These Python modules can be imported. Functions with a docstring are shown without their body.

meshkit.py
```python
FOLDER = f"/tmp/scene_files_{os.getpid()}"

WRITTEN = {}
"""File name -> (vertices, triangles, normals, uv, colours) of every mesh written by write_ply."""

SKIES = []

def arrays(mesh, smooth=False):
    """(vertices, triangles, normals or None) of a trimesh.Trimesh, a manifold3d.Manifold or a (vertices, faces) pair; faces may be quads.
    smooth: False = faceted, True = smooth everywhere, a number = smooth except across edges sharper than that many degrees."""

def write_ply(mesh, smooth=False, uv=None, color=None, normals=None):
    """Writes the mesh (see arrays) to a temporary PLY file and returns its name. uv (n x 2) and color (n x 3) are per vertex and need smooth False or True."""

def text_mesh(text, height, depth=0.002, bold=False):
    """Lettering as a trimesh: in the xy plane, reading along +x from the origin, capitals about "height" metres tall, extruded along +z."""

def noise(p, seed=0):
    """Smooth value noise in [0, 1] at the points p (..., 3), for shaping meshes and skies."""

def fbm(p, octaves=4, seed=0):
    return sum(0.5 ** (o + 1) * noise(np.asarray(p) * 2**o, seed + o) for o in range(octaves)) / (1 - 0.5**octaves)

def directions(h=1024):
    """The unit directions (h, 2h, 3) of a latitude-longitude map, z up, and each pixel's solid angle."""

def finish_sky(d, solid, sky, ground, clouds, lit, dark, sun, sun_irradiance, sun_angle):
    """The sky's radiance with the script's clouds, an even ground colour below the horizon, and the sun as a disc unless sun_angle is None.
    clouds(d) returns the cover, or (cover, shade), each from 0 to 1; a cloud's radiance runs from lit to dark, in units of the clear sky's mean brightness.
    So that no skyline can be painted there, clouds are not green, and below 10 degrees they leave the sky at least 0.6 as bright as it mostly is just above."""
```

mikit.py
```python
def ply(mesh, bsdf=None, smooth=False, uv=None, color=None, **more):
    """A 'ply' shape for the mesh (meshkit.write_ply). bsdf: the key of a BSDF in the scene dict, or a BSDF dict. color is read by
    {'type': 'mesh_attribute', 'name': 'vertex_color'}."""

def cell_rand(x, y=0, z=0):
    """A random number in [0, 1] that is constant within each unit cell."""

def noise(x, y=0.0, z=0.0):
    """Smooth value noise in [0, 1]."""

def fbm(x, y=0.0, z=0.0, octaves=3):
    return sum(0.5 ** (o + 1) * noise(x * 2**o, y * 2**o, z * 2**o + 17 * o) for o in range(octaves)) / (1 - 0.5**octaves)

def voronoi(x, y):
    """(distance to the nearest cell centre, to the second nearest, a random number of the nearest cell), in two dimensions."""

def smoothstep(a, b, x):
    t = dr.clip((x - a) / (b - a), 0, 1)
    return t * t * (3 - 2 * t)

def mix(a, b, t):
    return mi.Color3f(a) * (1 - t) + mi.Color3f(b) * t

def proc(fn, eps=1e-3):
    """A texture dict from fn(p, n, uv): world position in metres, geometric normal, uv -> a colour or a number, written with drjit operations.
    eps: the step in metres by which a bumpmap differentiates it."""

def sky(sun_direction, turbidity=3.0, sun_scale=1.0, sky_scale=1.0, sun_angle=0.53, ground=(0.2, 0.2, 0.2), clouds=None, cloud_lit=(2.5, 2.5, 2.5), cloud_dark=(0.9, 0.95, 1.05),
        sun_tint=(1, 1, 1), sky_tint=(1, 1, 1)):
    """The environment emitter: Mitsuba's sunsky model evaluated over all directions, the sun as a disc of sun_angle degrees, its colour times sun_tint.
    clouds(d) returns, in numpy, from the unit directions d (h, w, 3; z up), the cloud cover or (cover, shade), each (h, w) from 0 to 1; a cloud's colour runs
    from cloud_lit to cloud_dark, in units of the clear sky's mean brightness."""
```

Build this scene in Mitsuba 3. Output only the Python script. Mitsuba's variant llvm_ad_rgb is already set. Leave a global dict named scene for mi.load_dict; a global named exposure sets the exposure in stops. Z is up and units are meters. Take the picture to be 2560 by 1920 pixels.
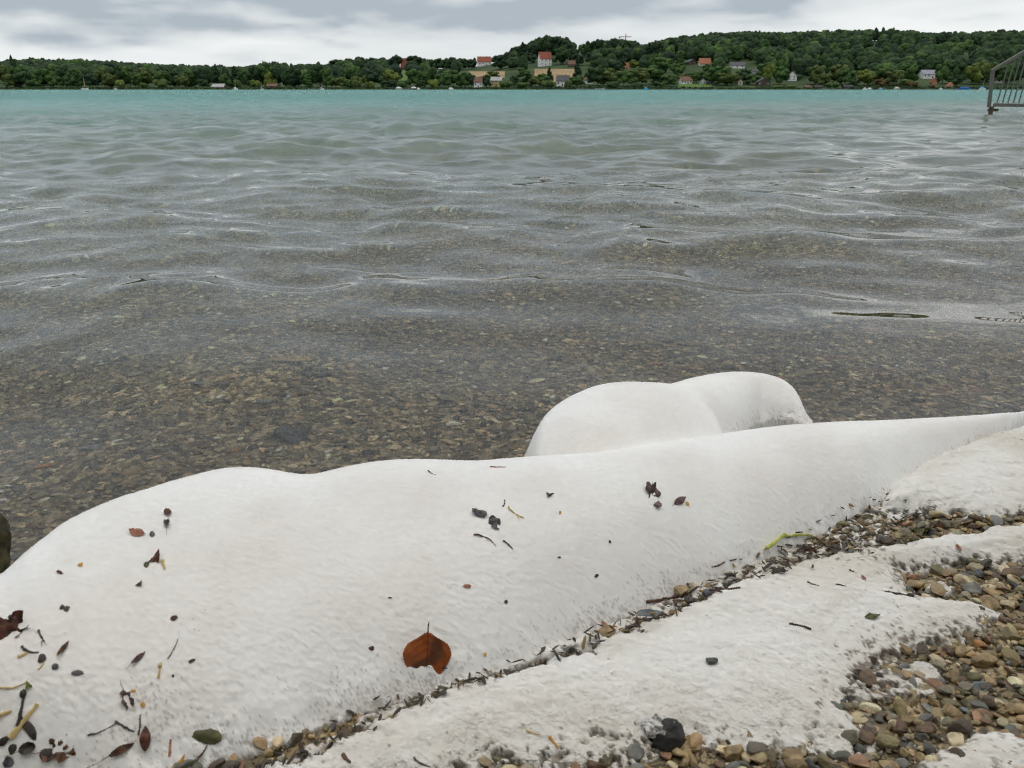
import math, random
import numpy as np, trimesh, drjit as dr, mitsuba as mi
import mikit, meshkit
from mikit import proc, noise as nz, fbm, voronoi, cell_rand, smoothstep, mix
from shapely.geometry import Polygon, Point
import shapely

rng = np.random.default_rng(7)
random.seed(7)
T = mi.ScalarTransform4f
scene, labels = {}, {}

# ------------------------------------------------------------------ camera
CAM_Z = 0.62                                    # a phone held low over the beach
FOCAL = 1280 / math.tan(math.radians(32.5))     # of the 2560 px wide photograph
PITCH = math.atan((960 - 222.5) / FOCAL)
CP, SP = math.cos(PITCH), math.sin(PITCH)
scene['camera'] = {
    'type': 'thinlens', 'fov': 65.0, 'fov_axis': 'x', 'near_clip': 0.05, 'far_clip': 12000.0,
    'aperture_radius': 0.0011, 'focus_distance': 1.7,
    'to_world': T().look_at(origin=[0, 0, CAM_Z], target=[0, CP, CAM_Z - SP], up=[0, 0, 1])}

# ------------------------------------------------------------------ sky: closed cloud, pale low down, blue grey above
def clouds(d):
    el = np.degrees(np.arcsin(np.clip(d[..., 2], -1, 1)))
    az = np.degrees(np.arctan2(d[..., 0], d[..., 1]))
    q = np.stack([az * 0.075, el * 0.30, np.zeros_like(el) + 2.2], -1)
    warp = meshkit.fbm(q * 0.9 + 5, 4, 5) - 0.5
    w = meshkit.fbm(q * np.array([1.0, 1.3, 1.0]) + 31 + warp[..., None] * 1.8, 5, 3) - 0.5
    w2 = meshkit.fbm(q * np.array([2.4, 3.6, 1.0]) + 4 + warp[..., None] * 1.2, 6, 9) - 0.5
    # a pale strip low down, under the ragged edge of darker banks that hang lowest on the left
    bank = 1 / (1 + np.exp(-(el - 4.1 + 1.3 * np.exp(-((az + 27) / 8) ** 2) - 3.6 * w - 0.028 * np.clip(az + 12, 0, 60)) / 0.50))
    grey = np.exp(-((az - 3) / 16) ** 2) * 0.36 * np.clip(el / 3 + 0.25, 0, 1)                      # thicker cloud over the middle of the lake
    puff = (np.clip((w2 - 0.02) * 4, 0, 1) * 0.36 + 0.5 * w2) * np.clip((el - 1.0) / 1.2, 0, 1)
    shade = 0.33 + grey * 0.8 + puff + bank * (0.62 - 0.010 * np.clip(az, -5, 30) + 1.3 * w2)
    # as under any closed cloud: brightest overhead, where the layer is seen through its thinnest
    wide = 0.90 - 0.86 * np.clip((el - 22) / 55, 0, 1) + 0.5 * (meshkit.fbm(d * 2.2 + 3, 4, 21) - 0.5)
    f = np.clip((el - 7) / 8, 0, 1)
    return np.ones_like(el), np.clip(shade * (1 - f) + wide * f, 0, 1)

scene['sky'] = mikit.sky((0.05, 0.02, 1.0), turbidity=4, sun_scale=0.15, sun_angle=62, clouds=clouds,
                         cloud_lit=(2.42, 2.45, 2.38), cloud_dark=(0.96, 1.10, 1.22))
exposure = 1.80

# ------------------------------------------------------------------ helpers
def ray(u, v):
    """direction through a pixel of the 2560 x 1920 photograph, scaled to one metre forward"""
    a, b = (np.asarray(u, float) - 1280) / FOCAL, (np.asarray(v, float) - 960) / FOCAL
    a, b = np.broadcast_arrays(a, b)
    d = np.stack([a, CP - b * SP, -SP - b * CP], -1)
    return d / d[..., 1:2]

def label(key, text, cat=None, group=None, kind=None):
    e = {'label': text} if text else {}
    if cat: e['category'] = cat
    if group: e['group'] = group
    if kind: e['kind'] = kind
    labels[key] = e

used = {}
def numbered(name):
    k = used.get(name, 0)
    used[name] = k + 1
    return name if k == 0 else f'{name}_{k:03d}'

def put(key, mesh, bsdf, smooth=False, **more):
    """one entry of the scene; a key that is taken gets a number"""
    key = numbered(key)
    scene[key] = mikit.ply(mesh, bsdf, smooth=smooth, **more)
    return key

def tri(v, f):
    f = np.asarray(f, int)
    if f.shape[1] == 4:
        f = np.vstack([f[:, [0, 1, 2]], f[:, [0, 2, 3]]])
    return trimesh.Trimesh(np.asarray(v, float), f, process=False)

def join(parts):
    vs, fs, n = [], [], 0
    for m in parts:
        v, f = (np.asarray(m.vertices), np.asarray(m.faces)) if hasattr(m, 'vertices') else m
        vs.append(v); fs.append(np.asarray(f) + n); n += len(v)
    return tri(np.vstack(vs), np.vstack(fs))

def box(x0, x1, y0, y1, z0, z1):
    m = trimesh.creation.box((x1 - x0, y1 - y0, z1 - z0))
    m.apply_translation(((x0 + x1) / 2, (y0 + y1) / 2, (z0 + z1) / 2))
    return m

def tube(pts, rad, sides=6):
    p = np.asarray(pts, float)
    t = np.gradient(p, axis=0); t /= np.linalg.norm(t, axis=1, keepdims=True) + 1e-12
    a = np.cross(t, np.where(np.abs(t[:, 2:]) < 0.9, [0, 0, 1.0], [1.0, 0, 0])); a /= np.linalg.norm(a, axis=1, keepdims=True) + 1e-12
    b, g = np.cross(t, a), np.arange(sides) * 2 * np.pi / sides
    r = np.broadcast_to(rad, (len(p),))[:, None, None]
    v = p[:, None] + r * (np.cos(g)[None, :, None] * a[:, None] + np.sin(g)[None, :, None] * b[:, None])
    i, j = np.meshgrid(np.arange(len(p) - 1), np.arange(sides), indexing='ij')
    q = np.stack([i * sides + j, i * sides + (j + 1) % sides, (i + 1) * sides + (j + 1) % sides, (i + 1) * sides + j], -1).reshape(-1, 4)
    f = np.vstack([q[:, [0, 1, 2]], q[:, [0, 2, 3]]])
    n = len(p) * sides
    v = np.vstack([v.reshape(-1, 3), p[:1], p[-1:]])
    k = np.arange(sides)
    f = np.vstack([f, np.stack([(k + 1) % sides, k, k * 0 + n], 1), np.stack([n - sides + k, n - sides + (k + 1) % sides, k * 0 + n + 1], 1)])
    return tri(v, f)

def smooth01(a, b, x):
    t = np.clip((x - a) / (b - a), 0, 1)
    return t * t * (3 - 2 * t)

def fb(x, y, s, o=3, seed=0):
    x, y = np.broadcast_arrays(np.asarray(x, float), np.asarray(y, float))
    return meshkit.fbm(np.stack([x * s + 50, y * s + 70, np.zeros_like(x) + 3.3], -1), o, seed) * 2 - 1

def rough(c, r=0.6, **k):
    return {'type': 'twosided', 'b': {'type': 'principled', 'base_color': {'type': 'rgb', 'value': list(c)}, 'roughness': r, **k}}

def mottled(c0, c1, scale, r=0.6, octaves=3, power=1.0, **k):
    def fn(p, n, uv):
        return mix(c0, c1, smoothstep(0.25, 0.75, fbm(p.x * scale, p.y * scale, p.z * scale, octaves)))
    return {'type': 'twosided', 'b': {'type': 'principled', 'base_color': proc(fn), 'roughness': r, **k}}

# ------------------------------------------------------------------ the shore: beach and lake bed are one sheet
NX, NY = -0.527, 0.850                          # points offshore, across the waterline
def offshore(x, y):
    return NX * x + NY * y - 0.80 + 0.25 * np.clip(x - 0.3, 0, 4)               # metres past the waterline

def bed_z(x, y):
    q = offshore(x, y)
    land = np.minimum(0.075 * -q, 0.05 * -q + 0.03) 
    deep = -(0.085 * np.minimum(q, 3) + 0.052 * np.clip(q - 3, 0, 20) + 0.12 * np.clip(q - 23, 0, 40))
    near = 0.012 * fb(x, y, 1.7, 3, 5) * smooth01(60, 3, np.hypot(x, y))
    return np.where(q < 0, land, deep) + near

def graded(lo, hi, first, growth, most=40.0):
    out, step, x = [0.0], first, 0.0
    while x < hi:
        x += step; out.append(x); step = min(step * growth, most)
    neg, step, x = [], first, 0.0
    while x > lo:
        x -= step; neg.append(x); step = min(step * growth, most)
    return np.array(neg[::-1] + out)

def grid_faces(n, m):
    i, j = np.meshgrid(np.arange(n - 1), np.arange(m - 1), indexing='ij')
    a = i * m + j
    return np.stack([a, a + 1, a + m + 1, a + m], -1).reshape(-1, 4)[:, ::-1]

def sheet(X, Y, Z, up=True):
    f = grid_faces(*X.shape)
    v = np.stack([X, Y, Z], -1).reshape(-1, 3)
    m = tri(v, f)
    if (m.face_normals[:, 2].mean() < 0) == up:
        m = tri(v, f[:, ::-1])
    return m

def stone_ground(p, n, uv):
    d, e, k = voronoi(p.x * 62 + 0.4 * nz(p.x * 40, p.y * 40), p.y * 62)
    d2, e2, k2 = voronoi(p.x * 150, p.y * 150)
    a = mix((0.07, 0.055, 0.034), (0.40, 0.32, 0.20), k * k)
    b = mix((0.04, 0.033, 0.022), (0.26, 0.20, 0.12), k2)
    c = mix(b, a, smoothstep(0.02, 0.12, e - d))
    return c * (0.45 + 1.1 * fbm(p.x * 3.1, p.y * 2.3, 0, 4))
scene['mat_ground'] = {'type': 'twosided', 'b': {'type': 'principled', 'base_color': proc(stone_ground), 'roughness': 0.7}}
gx, gy = graded(-1600, 1600, 0.05, 1.035), graded(-80, 1000, 0.05, 1.035)
GX, GY = np.meshgrid(gx, gy, indexing='ij')
put('lake_bed', sheet(GX, GY, bed_z(GX, GY)), 'mat_ground', smooth=True)
label('lake_bed', 'gravelly beach running down under the lake', kind='structure')

# ------------------------------------------------------------------ water: waves are geometry, the turquoise is scattering in its depth
W = np.random.default_rng(3)
WAVES = []
for lam_lo, lam_hi, count, slope in ((0.12, 0.26, 30, 0.032), (0.26, 0.70, 44, 0.115), (0.70, 1.6, 28, 0.095), (1.6, 6.0, 14, 0.034)):
    for _ in range(count):
        lam = math.exp(W.uniform(math.log(lam_lo), math.log(lam_hi)))
        th = math.radians(-95 + W.normal(0, 34 if lam > 1.6 else 48 if lam > 0.7 else 62) + (15 if lam < 0.75 else 0))
        k = 2 * math.pi / lam
        WAVES.append((k * math.cos(th), k * math.sin(th), slope * math.sqrt(2 / count) / k, W.uniform(0, 2 * math.pi), lam))

def wave_z(x, y, spacing):
    q, r = offshore(x, y), np.hypot(x, y)
    z = np.zeros_like(x)
    gust = 0.75 + 0.6 * fb(x, y, 0.16, 3, 31)
    for kx, ky, a, ph, lam in WAVES:
        fade = smooth01(1.6, 3.2, lam / np.maximum(spacing, 1e-4))            # only what the mesh can carry
        ph2 = kx * x + ky * y + ph
        calm = smooth01(0.2, 3.2, q) * 0.94 + 0.06 if lam < 0.26 else smooth01(0.0, 2.4, q) * 0.84 + 0.16 if lam < 0.70 else smooth01(0.0, 2.2, q) * 0.66 + 0.34 + 0.55 * smooth01(3.5, 9.0, q)
        far = smooth01(11, 3, r) if lam < 0.26 else smooth01(42, 14, r) if lam < 0.7 else smooth01(70, 22, r) if lam < 1.6 else smooth01(80, 30, r)
        z += a * calm * fade * far * (np.sin(ph2) - 0.22 * np.cos(2 * ph2))
    return z * gust * smooth01(-0.1, 0.25, q) 

def water_strip(ys, az, spacing):
    Y, A = np.meshgrid(ys, az, indexing='ij')
    X = A * Y
    return sheet(X, Y, wave_z(X, Y, np.broadcast_to(np.asarray(spacing)[:, None], X.shape)))

ys = [0.7]
while ys[-1] < 22:
    y = ys[-1]; ys.append(y + min(max(0.012, 0.0045 * y), 0.11))
ys = np.array(ys)
near_ys = ys
near_az = np.linspace(-0.78, 0.78, 520)
side = np.concatenate([np.linspace(-3.0, -0.78, 60)[:-1], near_az, np.linspace(0.78, 3.0, 60)[1:]])
far_ys = [ys[-1]]
while far_ys[-1] < 830:
    far_ys.append(far_ys[-1] + max(0.10, 0.009 * (far_ys[-1] - 11)))
far_ys = np.array(far_ys)
far_az = np.concatenate([np.linspace(-3.0, -0.78, 60)[:-1], np.linspace(-0.78, 0.78, 460), np.linspace(0.78, 3.0, 60)[1:]])
scene['lake_medium'] = {'type': 'homogeneous', 'albedo': {'type': 'rgb', 'value': [0.58, 0.940, 0.920]}, 'sigma_t': {'type': 'rgb', 'value': [0.40, 0.34, 0.34]}}
scene['mat_water'] = {'type': 'dielectric', 'int_ior': 1.333, 'ext_ior': 1.0}
# offshore the ripples are finer than any mesh: they roughen the surface, the more the farther the wind has run
def ripple(p, n, uv):
    return 0.04 + 0.14 * smoothstep(20, 70, p.y) + 0.09 * smoothstep(20, 60, p.y) * (fbm(p.x * 0.10, p.y * 0.035, 0, 4) - 0.3)
scene['mat_water_far'] = {'type': 'roughdielectric', 'int_ior': 1.333, 'ext_ior': 1.0, 'distribution': 'ggx', 'alpha': proc(ripple)}
med = {'interior': {'type': 'ref', 'id': 'lake_medium'}}
cut = int(np.searchsorted(near_ys, 6.4))
sp_ = 0.45 * np.gradient(near_ys) + 0.004
scene['lake_water'] = mikit.ply(water_strip(near_ys[:cut + 1], near_az, sp_[:cut + 1]), 'mat_water', smooth=True, **med)
# a breath of wind: the ripples too small for the mesh blur what is seen through them
scene['mat_water_mid'] = {'type': 'roughdielectric', 'int_ior': 1.333, 'ext_ior': 1.0, 'distribution': 'ggx', 'alpha': proc(lambda p, n, uv: 0.003 + 0.037 * smoothstep(9.0, 22.0, p.y))}
scene['lake_water__ruffled_water'] = mikit.ply(water_strip(near_ys[cut:], near_az, sp_[cut:]), 'mat_water_mid', smooth=True, **med)
label('lake_water__ruffled_water', 'grey ruffled water over the deeper gravel')
label('lake_water', 'clear rippled lake water over pebbles, grey near the shore', kind='structure')
scene['lake_water__open_water'] = mikit.ply(water_strip(far_ys, far_az, 0.5 * np.gradient(far_ys) + 0.02), 'mat_water_far', smooth=True, **med)
label('lake_water__open_water', 'turquoise open water out to the far shore')
for s in (-1, 1):
    a = np.linspace(0.78, 3.0, 90)
    k = put('lake_water__side_water', water_strip(near_ys[::3], a if s > 0 else -a[::-1], 0.5 * np.gradient(near_ys[::3]) + 0.02), 'mat_water', smooth=True, **med)

# ------------------------------------------------------------------ far shore terrain
SKY_U = [-900, 0, 50, 130, 200, 280, 330, 400, 460, 560, 620, 650, 720, 830, 850, 900, 990, 1060, 1100, 1180, 1230, 1260, 1300, 1360, 1420, 1440, 1470, 1500, 1540, 1590, 1610, 1640, 1700, 1800, 1900, 2000, 2130, 2230, 2320, 2400, 2500, 2560, 3300]
SKY_V = [160, 152, 149, 147, 148, 153, 157, 160, 163, 166, 165, 156, 160, 160, 152, 144, 141, 146, 153, 147, 147, 134, 112, 92, 96, 112, 116, 102, 97, 102, 117, 103, 92, 82, 79, 80, 76, 73, 80, 82, 78, 80, 110]
_d = ray(np.array(SKY_U), np.array(SKY_V))
SKY_AZ, SKY_TZ = _d[:, 0], _d[:, 2]
SHORE, CREST = 815.0, 1400.0
def skyline_z(az, y=CREST):
    return CAM_Z + y * np.interp(az, SKY_AZ, SKY_TZ)

_kern_az = np.linspace(-2.2, 2.2, 900)
_crest = np.maximum(skyline_z(_kern_az) - 16, 4)
_crest = np.convolve(np.pad(_crest, 12, mode='edge'), np.ones(25) / 25, 'valid')
def terrain_z(x, y):
    az = x / np.maximum(y, 1)
    c = np.interp(az, _kern_az, _crest)
    t = np.clip((y - SHORE) / (CREST - SHORE), 0, 1)
    rise = 0.72 * t + 0.28 * smooth01(0.1, 1.0, t)
    edge = 0.9 * smooth01(SHORE - 9, SHORE + 4, y) - 3.0 * (1 - smooth01(SHORE - 12, SHORE - 5, y))
    back = np.maximum(0, y - CREST) * -0.02
    return edge + c * rise + 1.2 * fb(x, y, 0.012, 3, 8) * smooth01(0.02, 0.2, t) + back

ty = np.concatenate([np.linspace(SHORE - 14, SHORE + 10, 13), np.linspace(SHORE + 20, CREST, 46), np.linspace(CREST + 60, 3200, 14)])
ta = np.linspace(-2.1, 2.1, 420)
TY, TA = np.meshgrid(ty, ta, indexing='ij')
scene['mat_meadow'] = mottled((0.014, 0.034, 0.010), (0.034, 0.060, 0.016), 0.03, 0.9)
put('hills', sheet(TA * TY, TY, terrain_z(TA * TY, TY)), 'mat_meadow', smooth=True)
label('hills', 'low green hills along the far shore', kind='structure')

def on_terrain(u, v, lo=SHORE + 1.0, hi=CREST):
    d = ray(u, v)
    y = np.linspace(lo, hi, 1500)
    z = CAM_Z + d[2] * y
    hit = np.nonzero(terrain_z(d[0] * y, y) >= z)[0]
    yy = y[hit[0]] if len(hit) else hi
    x = d[0] * yy
    return np.array([x, yy, float(terrain_z(np.array([x]), np.array([yy]))[0])])

# fields and lawns on the slope
scene['mat_stubble'] = mottled((0.20, 0.145, 0.075), (0.27, 0.20, 0.11), 0.06, 0.9)
scene['mat_lawn'] = mottled((0.045, 0.095, 0.018), (0.075, 0.13, 0.026), 0.05, 0.9)
def field(name, text, u0, u1, v0, v1, mat):
    us, out = np.linspace(u0, u1, 9), []
    pts = np.array([[on_terrain(u, v) for v in np.linspace(v1, v0, 7)] for u in us])
    k = put(name, sheet(pts[..., 0], pts[..., 1], pts[..., 2] + 0.35), mat, smooth=True)
    label(k, text, kind='structure')
field('stubble_field', 'tan harvested field below the white house', 1336, 1436, 173, 206, 'mat_stubble')
field('stubble_field', 'tan field strip under the red roofed house', 1172, 1262, 179, 195, 'mat_stubble')
field('meadow', 'bright green meadow below the tall red roof', 996, 1024, 176, 203, 'mat_lawn')
field('meadow', 'small bright green meadow strip left of the red roofed house', 1088, 1112, 176, 187, 'mat_lawn')
field('meadow', 'mown lawn at the water by the low white house', 1695, 1780, 207, 220, 'mat_lawn')

# ------------------------------------------------------------------ trees of the far shore
TONES = {'dark green': ((0.012, 0.034, 0.014), (0.028, 0.062, 0.020)), 'deep green': ((0.018, 0.050, 0.014), (0.040, 0.088, 0.022)),
         'mid green': ((0.030, 0.078, 0.016), (0.072, 0.142, 0.028)), 'olive green': ((0.052, 0.084, 0.018), (0.112, 0.150, 0.032)),
         'yellow green': ((0.090, 0.130, 0.018), (0.165, 0.205, 0.036)), 'russet': ((0.085, 0.060, 0.020), (0.15, 0.10, 0.035))}
TONES = {t: tuple(tuple(x * 0.80 for x in c) for c in ab) for t, ab in TONES.items()}
for t, (a, b) in TONES.items():
    scene['mat_leaves_' + t.replace(' ', '_')] = mottled(a, b, 0.30, 0.9, 2)
scene['mat_bark'] = mottled((0.05, 0.04, 0.03), (0.12, 0.10, 0.08), 0.8, 0.9)
ICO = {k: trimesh.creation.icosphere(subdivisions=k) for k in (0, 1, 2)}

def lump(c, r, sub=1, seed=0, amp=0.35, freq=1.4):
    v = np.array(ICO[sub].vertices)
    n = meshkit.fbm(v * freq + seed * 7.7 + 20, 3, seed) * 2 - 1
    return (v * (1 + amp * n)[:, None] * np.asarray(r) + c, np.array(ICO[sub].faces))

def leaf_quads(P, N, size, g):
    """small leaf clumps set at the points P, roughly facing N"""
    n = len(P)
    d = N + g.normal(0, 0.7, (n, 3)); d /= np.linalg.norm(d, axis=1, keepdims=True)
    a = np.cross(d, g.normal(0, 1, (n, 3))); a /= np.linalg.norm(a, axis=1, keepdims=True)
    b = np.cross(d, a)
    s = size * g.uniform(0.6, 1.3, (n, 1))
    q = np.stack([P - a * s - b * s * 0.6, P + a * s * 0.8 - b * s, P + a * s + b * s * 0.7, P - a * s * 0.7 + b * s], 1)
    f = np.arange(4 * n).reshape(n, 4)
    return tri(q.reshape(-1, 3), f)

def crown(kind, seed):
    """in a unit box: z 0..1 is the height of the tree, x and y about -0.5..0.5"""
    g = np.random.default_rng(seed)
    parts, P, N = [], [], []
    def add(c, r, leaves=26):
        parts.append(lump(np.array(c), r, 1, int(g.integers(999)), 0.32))
        d = g.normal(0, 1, (leaves, 3)); d /= np.linalg.norm(d, axis=1, keepdims=True)
        P.append(np.array(c) + d * np.asarray(r) * g.uniform(0.9, 1.16, (leaves, 1))); N.append(d)
    if kind == 'round':
        add((0, 0, 0.52), (0.30, 0.30, 0.30))
        for i in range(13):
            th, h = g.uniform(0, 6.28), g.uniform(0.22, 0.86)
            w = 0.36 * math.sqrt(max(0.05, 1 - ((h - 0.48) / 0.50) ** 2))
            r = g.uniform(0.12, 0.19)
            add((w * math.cos(th), w * math.sin(th), h), (r, r, r * 0.85))
        add((g.uniform(-.08, .08), 0, 0.86), (0.15, 0.15, 0.13))
    elif kind == 'tall':
        for i in range(15):
            h = 0.14 + 0.80 * i / 14
            w = 0.27 * math.sin(math.pi * min(1, 0.18 + 0.78 * (1 - h))) 
            th = g.uniform(0, 6.28); r = g.uniform(0.13, 0.19)
            add((w * math.cos(th), w * math.sin(th), h), (r * 1.25, r * 1.25, r * 0.6))
    elif kind == 'conifer':
        for i in range(16):
            h = 0.08 + 0.88 * i / 15
            w = 0.40 * (1 - h) + 0.03
            for k in range(2):
                th = g.uniform(0, 6.28)
                add((0.5 * w * math.cos(th), 0.5 * w * math.sin(th), h), (w * 0.75, w * 0.75, 0.05), 14)
    elif kind == 'column':
        for i in range(12):
            h = 0.05 + 0.9 * i / 11
            w = 0.46 * math.sin(math.pi * min(0.97, 0.22 + 0.72 * h)) ** 0.8
            add((g.uniform(-.08, .08), g.uniform(-.08, .08), h), (w * 0.85, w * 0.85, 0.085), 20)
    elif kind == 'willow':
        for i in range(14):
            th, h = g.uniform(0, 6.28), g.uniform(0.3, 0.85)
            w = 0.34 * math.sqrt(max(0.05, 1 - ((h - 0.35) / 0.62) ** 2))
            add((w * math.cos(th), w * math.sin(th), h * 0.92), (0.13, 0.13, 0.22))
        for i in range(12):
            th = i * 0.52 + g.uniform(-.2, .2)
            add((0.42 * math.cos(th), 0.42 * math.sin(th), g.uniform(0.2, 0.34)), (0.08, 0.08, 0.24), 16)
    elif kind == 'bush':
        for i in range(10):
            th = g.uniform(0, 6.28); w = g.uniform(0, 0.34)
            add((w * math.cos(th), w * math.sin(th), g.uniform(0.2, 0.72 - 0.6 * w)), (0.20, 0.20, 0.26))
    m = join(parts + [leaf_quads(np.vstack(P), np.vstack(N), 0.035 if kind not in ('conifer', 'column') else 0.045, g)])
    v = m.vertices
    v[:, 2] = (v[:, 2]) / v[:, 2].max()
    v[:, :2] *= 0.5 / np.percentile(np.abs(v[:, :2]), 98)
    return m
KINDS = ('round', 'tall', 'conifer', 'column', 'willow', 'bush')
CROWNS = {k: [crown(k, 40 + 10 * i + j) for j in range(4 if k == 'round' else 2)] for i, k in enumerate(KINDS)}
CROWN_PLY = {(k, j, t): mikit.ply(m, 'mat_leaves_' + t.replace(' ', '_'), smooth=False) for k in KINDS for j, m in enumerate(CROWNS[k]) for t in TONES}
TRUNK = tube([(0, 0, -0.04), (0.01, 0, 0.12), (0, 0.01, 0.3), (0.02, 0, 0.52)], [0.045, 0.032, 0.025, 0.012], 6)
TRUNK_PLY = mikit.ply(TRUNK, 'mat_bark', smooth=True)
# ------------------------------------------------------------------ houses, huts and boats of the far shore
PAINT = {'white': (0.82, 0.81, 0.79), 'cream': (0.68, 0.62, 0.46), 'yellow': (0.55, 0.42, 0.18), 'pink': (0.55, 0.34, 0.25), 'orange': (0.36, 0.19, 0.10), 'timber': (0.07, 0.05, 0.04), 'grey': (0.38, 0.38, 0.38),
         'red_tile': (0.24, 0.055, 0.03), 'terracotta': (0.33, 0.12, 0.06), 'brown_tile': (0.16, 0.085, 0.06), 'slate': (0.07, 0.075, 0.085), 'blue_grey': (0.27, 0.28, 0.34), 'glass': (0.03, 0.035, 0.04), 'blue': (0.02, 0.12, 0.42), 'cyan': (0.03, 0.36, 0.62), 'dark': (0.03, 0.03, 0.03), 'tan': (0.42, 0.30, 0.16)}
for k, c in PAINT.items():
    scene['mat_' + k] = mottled([x * 0.93 for x in c], [min(0.86, x * 1.07) for x in c], 0.6, 0.25 if k == 'glass' else 0.7)
landmarks, house_spots = [], []

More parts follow.
